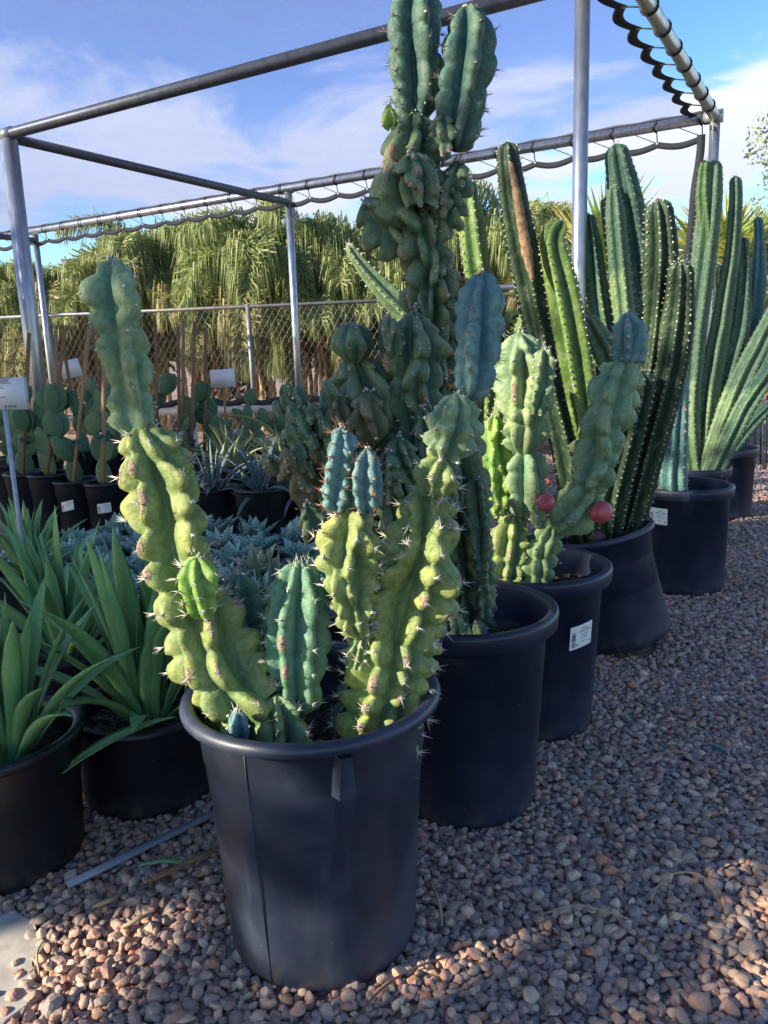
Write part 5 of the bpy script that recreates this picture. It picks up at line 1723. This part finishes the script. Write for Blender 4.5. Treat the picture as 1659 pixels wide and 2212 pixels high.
def fan_palm(label, px, py, Y, h, seed, mat, mat2, n=26, L=0.75):
    c = at_y(px, py, Y)
    t = thing('fan_palm', label, 'palm tree', (c[0], c[1], 0))
    r = random.Random(seed)
    z = max(0.5, c[2])
    V, Fc = tube_vf([(0, 0, -0.02), (0.02, 0, z * .5), (0, 0, z)], [0.16, 0.12, 0.13], 10)
    obj('trunk', mesh_np('trunk', V, Fc, True, [M_TRUNK]), t)
    mesh = []
    for v in range(4):
        rn = np.random.default_rng(seed * 7 + v)
        V, Fc = tube_vf([(0, 0, 0), (L * .35, 0, 0.06), (L * .7, 0, 0.05)], [0.012, 0.009, 0.007], 5)
        V, Fc = V.tolist(), Fc.tolist()
        hub = np.array([L * .7, 0, 0.05])
        for a in np.linspace(-1.9, 1.9, 30):
            d = np.array([math.cos(a), math.sin(a), 0.25 * math.cos(a * 2) + rn.normal() * .08])
            sd = np.array([-math.sin(a), math.cos(a), 0.3])
            ln = L * (0.75 + 0.25 * math.cos(a)) * rn.uniform(.85, 1.05)
            b = len(V)
            p1 = hub + d * ln * .55; p2 = hub + d * ln + np.array([0, 0, -0.12 * ln])
            V += [list(hub - sd * .004), list(hub + sd * .004), list(p1 + sd * .022), list(p1 - sd * .022), list(p2)]
            Fc += [(b, b + 1, b + 2, b + 3), (b + 3, b + 2, b + 4)]
        mesh.append(mesh_np('fan_leaf', V, Fc, False, [mat if v < 3 else mat2]))
    for i in range(n):
        q = i / n
        o = obj('fan_leaf', r.choice(mesh), t, (0, 0, z), (r.uniform(-.3, .3), math.radians(-75 + 110 * q), i * 2.4))
        k = r.uniform(.85, 1.15)
        o.scale = (k, k, k)
    return t


fan_palm('bright green fan palm glowing behind the ribbed columns', 1305, 655, 9.2, 2.0, 5, M_FAN, M_FANY)
fan_palm('golden fan palm lit behind the pale green fan of columns', 1560, 615, 12.0, 2.2, 6, M_FAN, M_FANY, n=30, L=0.85)
fan_palm('fan palm at the far side with yellowing leaves', 1690, 630, 13.5, 2.2, 7, M_FANY, M_FAN, n=30, L=0.9)
fan_palm('low fan palm in the shade under the dark rail', 1255, 735, 7.0, 1.0, 8, M_FAN, M_FAN, n=16, L=0.4)
for k, (px, py, Y, h, w, m, lab) in enumerate([(1150, 760, 8.6, 1.5, 1.6, M_SHRUB, 'shaded shrub beneath the dark rail'), (1300, 760, 9.6, 1.7, 1.8, M_SHRUB, 'rounded shrub behind the dark rail posts'), (1480, 640, 14.0, 2.6, 3.0, M_FAN, 'sunlit yellow-green shrub beyond the columns'),
                                                 (1100, 640, 13.0, 2.6, 2.8, M_PALM, 'feathery sunlit shrub beyond the gnarled cactus'), (1640, 640, 16.0, 2.8, 3.5, M_FAN, 'broad sunlit shrub in the far corner'), (1390, 650, 13.0, 2.2, 2.6, M_SHRUB, 'dark shrub mass between the fan palms'),
                                                 (1240, 660, 12.5, 2.3, 2.8, M_PALM, 'mid green shrub between the palms and the fan palm')]):
    c = at_y(px, py, Y)
    shrub(lab, c[0], c[1], h, w, 6000, m, 500 + k, 0.055)
# wispy tree at the far right
c = at_y(1725, 560, 13.0)
WT = thing('feathery_tree', 'pale wispy tree entering at the corner above the far columns', 'tree', (c[0], c[1], 0))
V, Fc = tube_vf([(0, 0, -.02), (0.1, 0, 1.5), (0, 0, 3.0), (0.1, 0, 4.4)], [0.12, 0.09, 0.06, 0.02], 8)
obj('trunk', mesh_np('trunk', V, Fc, True, [M_BARK]), WT)
obj('crown', leaf_cloud('crown', [(0, 0, 4.2, 0.9, 0.9, 0.7), (0.5, 0, 3.6, 0.9, 0.8, 0.6), (-0.2, 0, 3.3, 0.6, 0.6, 0.5)], 2600, 0.05, leaf_mat('wispy_leaf', (0.22, 0.28, 0.17), (0.30, 0.34, 0.20), trans=0.3), 77), WT)
# palm trees far left catch the light as well
# low sunlit wall far behind
c = at_y(1270, 860, 12.0)
M_WALL = simple_mat('tan_block_wall', (0.42, 0.28, 0.18), 0.9, (0.34, 0.22, 0.14), 12, bmp=0.3)
wl_t = thing('block_wall', 'low tan block wall glimpsed beyond the ribbed columns', 'wall', (c[0], c[1], 0))
bm_ = mesh_np('block', *box_vf((-0.195, -0.095, 0), (0.195, 0.095, 0.19)), False, [M_WALL])
for j in range(3):
    for i in range(22):
        obj('block', bm_, wl_t, (-3.6 + i * 0.40 + (0.2 if j % 2 else 0), 0.004 * ((i * 7 + j) % 3), j * 0.20))

# rods standing upright at the right
for k in range(15):
    r = random.Random(600 + k)
    px = 1596 + k * 7.5 + r.uniform(-3, 3)
    base = at_z(px, 1012 + r.uniform(-8, 6), 0.0)
    top = at_y(px + r.uniform(-5, 8), 860 + r.uniform(-30, 20), base[1])
    V, Fc = tube_vf([base, (base + top) / 2, top], 0.009, 6)
    V = V - base
    tag(obj('steel_rod', mesh_np('steel_rod', V, Fc, True, [M_GREYP]), None, base), 'thin dark steel rod standing upright in the row beyond the last pot', 'rod', 'rods standing in a row')

# ------------------------------------------------------------------ litter on the gravel
M_CONDUIT = simple_mat('grey_conduit', (0.28, 0.31, 0.36), 0.45, (0.20, 0.225, 0.27), 14)
a, b = at_z(146, 1912, 0.022), at_z(470, 1752, 0.026)
V, Fc = tube_vf([a, a * .6 + b * .4, b], 0.0125, 12, True, 0.55)
tag(obj('plastic_conduit', mesh_np('plastic_conduit', V, Fc, True, [M_CONDUIT])), 'flat grey plastic conduit lying across the gravel', 'pipe')
a, b = at_z(318, 1905, 0.022), at_z(478, 1828, 0.034)
V, Fc = tube_vf([a, a * .7 + b * .3, a * .3 + b * .7, b], [0.007, 0.009, 0.0085, 0.009], 5, True, 0.6)
tag(obj('wood_strip', mesh_np('wood_strip', V, Fc, False, [M_WOOD])), 'splintered brown wood strip poking out from beneath the front pot', 'stick')
V, Fc = ribbon(np.array([at_z(300, 1868, 0.022), at_z(350, 1858, 0.024), at_z(400, 1862, 0.022)]), np.tile(np.array([0, 0.005, 0.002]), (3, 1)), 0.0005)
tag(obj('fallen_leaf', mesh_np('fallen_leaf', V, Fc, True, [M_AGV])), 'slim green leaf lying between conduit and wood strip', 'leaf')
M_STRAW = simple_mat('dry_straw', (0.42, 0.33, 0.20), 0.8, (0.30, 0.22, 0.13), 30)
M_TWIG = simple_mat('red_twig', (0.16, 0.085, 0.065), 0.7, (0.10, 0.05, 0.04), 30)
litter = [([(1170, 1975, .02), (1240, 1955, .03), (1300, 1965, .03), (1370, 1990, .02)], M_STRAW, .0016, 'pale dry grass stem lying flat on the open gravel', 'straw_blade'),
          ([(1405, 1960, .02), (1420, 1915, .05), (1465, 1885, .06), (1520, 1895, .05), (1555, 1950, .02)], M_STRAW, .0015, 'pale dry grass stem arching over the open gravel', 'straw_blade'),
          ([(1400, 1640, .02), (1450, 1622, .03), (1500, 1632, .02)], M_STRAW, .0016, 'dry grass stem beside the green scrap', 'straw_blade'),
          ([(1600, 1690, .02), (1630, 1672, .03), (1680, 1690, .02)], M_STRAW, .0018, 'dry grass stem near the orange stone', 'straw_blade'),
          ([(930, 1905, .02), (948, 1950, .03), (955, 2000, .02)], M_STRAW, .0035, 'bleached twig standing against the front pot', 'twig'),
          ([(760, 2212, .02), (810, 2150, .03), (860, 2110, .03), (910, 2085, .03), (990, 2060, .02)], M_TWIG, .0022, 'forked reddish twig by the foot of the front pot', 'twig'),
          ([(200, 1960, .02), (235, 1945, .03), (262, 1930, .02)], M_STRAW, .005, 'short chip of bleached wood near the slab', 'wood_chip'),
          ([(262, 2005, .02), (300, 1985, .03), (330, 1972, .02)], M_STRAW, .004, 'split chip of pale wood near the sunlit stones', 'wood_chip'),
          ([(85, 2105, .025), (80, 2060, .025), (95, 2030, .02)], M_STRAW, .0022, 'curved straw lying on the slab edge', 'straw_blade'),
          ([(960, 1752, .02), (990, 1768, .03), (1030, 1775, .02)], M_STRAW, .004, 'curled dry husk by the foot of the second pot', 'dry_husk')]
for pts, m, r_, lab, nm in litter:
    P = np.array([at_z(x, y, z + 0.004) for x, y, z in pts])
    P, _ = catmull(P, 18)
    V, Fc = tube_vf(P, np.interp(np.linspace(0, 1, 18), [0, .2, .8, 1], [r_ * .5, r_, r_, r_ * .4]), 6)
    tag(obj(nm, mesh_np(nm, V, Fc, True, [m])), lab, 'twig' if nm == 'twig' else nm.replace('_', ' '))
P = np.array([at_z(1535, 1612, .024), at_z(1552, 1618, .026), at_z(1572, 1628, .022)])
V, Fc = ribbon(P, np.tile(np.array([0.0, 0.007, 0.003]), (3, 1)), 0.0006)
tag(obj('tape_scrap', mesh_np('tape_scrap', V, Fc, False, [M_TAPE])), 'scrap of green nursery tape on the gravel', 'tape')

# ------------------------------------------------------------------ unseen trees added behind the camera to shade the row
LIT = [(505, 1520, 1.33, .09), (445, 1370, 1.33, .12), (395, 1220, 1.36, .11), (355, 1070, 1.38, .10), (325, 990, 1.38, .04), (800, 1560, 1.33, .08), (840, 1440, 1.35, .09), (885, 1280, 1.38, .085), (920, 1130, 1.40, .065), (945, 1030, 1.40, .06),
       (760, 1190, 1.33, .08), (645, 1260, 1.36, .05), (650, 1400, 1.34, .05), (565, 2015, 1.225, .075), (620, 2050, 1.22, .05), (1110, 1190, 2.18, .09), (1105, 790, 2.18, .10), (1085, 900, 2.2, .08), (1072, 1000, 2.2, .07),
       (1205, 620, 2.75, .08), (1235, 780, 2.75, .09), (1265, 930, 2.8, .08), (1280, 1040, 2.8, .05), (800, 595, 2.8, .12), (865, 665, 2.8, .10), (1000, 470, 2.85, .09), (1020, 590, 2.85, .08), (1050, 850, 2.8, .10), (1075, 940, 2.75, .08),
       (1530, 1062, 3.45, .020), (1528, 1098, 3.45, .028), (1465, 1040, 3.5, .05), (1183, 1086, 2.6, .04), (1500, 720, 4.3, .10), (1570, 650, 4.3, .10), (1535, 400, 4.3, .12), (1590, 470, 4.3, .10), (1600, 830, 4.3, .10), (1565, 1010, 5.1, .06),
       (585, 1180, 3.15, .13), (470, 985, 4.9, .14), (600, 990, 4.8, .12), (1450, 700, 2.75, .05), (1335, 600, 3.6, .08), (640, 1000, 5.2, .12), (1290, 1100, 2.42, .03),
       (1250, 100, 3.6, .10), (1250, 250, 3.6, .10)]
LITP = np.array([[*at_y(x, y, Y), r] for x, y, Y, r in LIT])
LITG = np.array([[*at_z(x, y, 0.01), r] for x, y, r in [(190, 2075, .05), (235, 2030, .035), (170, 2110, .03), (40, 2150, .10), (20, 2060, .05), (1640, 2120, .02), (1620, 1850, .02), (1640, 1060, .2), (1610, 1090, .12), (1648, 1960, .02)]])
LITB = np.array([[*at_z(x, y, HC), r] for x, y, r in [(760, 98, .16), (840, 74, .18), (930, 48, .18), (1020, 22, .18), (1090, 2, .18), (1400, 30, .2), (1470, 130, .2)]])
LITA = np.concatenate([LITP, LITG, LITB])


def keep_leaves(off):  # clears crown leaves from the sun rays to each chosen lit spot
    def f(P):
        P = P + np.array(off)
        ok = np.ones(len(P), bool)
        for c in LITA:
            d = P - c[:3]
            s = d @ SUN
            perp = np.linalg.norm(d - s[:, None] * SUN, axis=1)
            ok &= perp > c[3] + 0.035
        return ok
    return f


QD = np.array([math.cos(SUN_AZ), -math.sin(SUN_AZ), 0])
ti = 0
for q in (-8.3, -6.4, -4.5, -2.6, -0.7, 1.2, 3.1):
    base = SUN_H * (7.0 + 0.5 * (ti % 2)) + QD * q
    r = random.Random(700 + ti)
    t = thing('shade_caster_tree', 'unseen broad evergreen tree added behind the viewer, crown cut to let sun onto chosen spots', 'tree', (base[0], base[1], 0), 0, 'unseen trees added to shade the pots')
    V, Fc = tube_vf([(0, 0, -.02), (0.05, 0, 1.2), (0, 0.05, 2.4), (0, 0, 4.0)], [0.16, 0.12, 0.09, 0.03], 10)
    obj('trunk', mesh_np('trunk', V, Fc, True, [M_BARK]), t)
    cs = [(r.uniform(-.9, .9), r.uniform(-.9, .9), z, 1.05, 1.05, 0.75) for z in (2.3, 2.6, 3.0, 3.3, 3.7, 4.1, 4.4, 4.6) for _ in range(2)]
    obj('crown', leaf_cloud('crown', cs, 15000, 0.075, M_TREE, 710 + ti, keep_leaves(base)), t)
    ti += 1
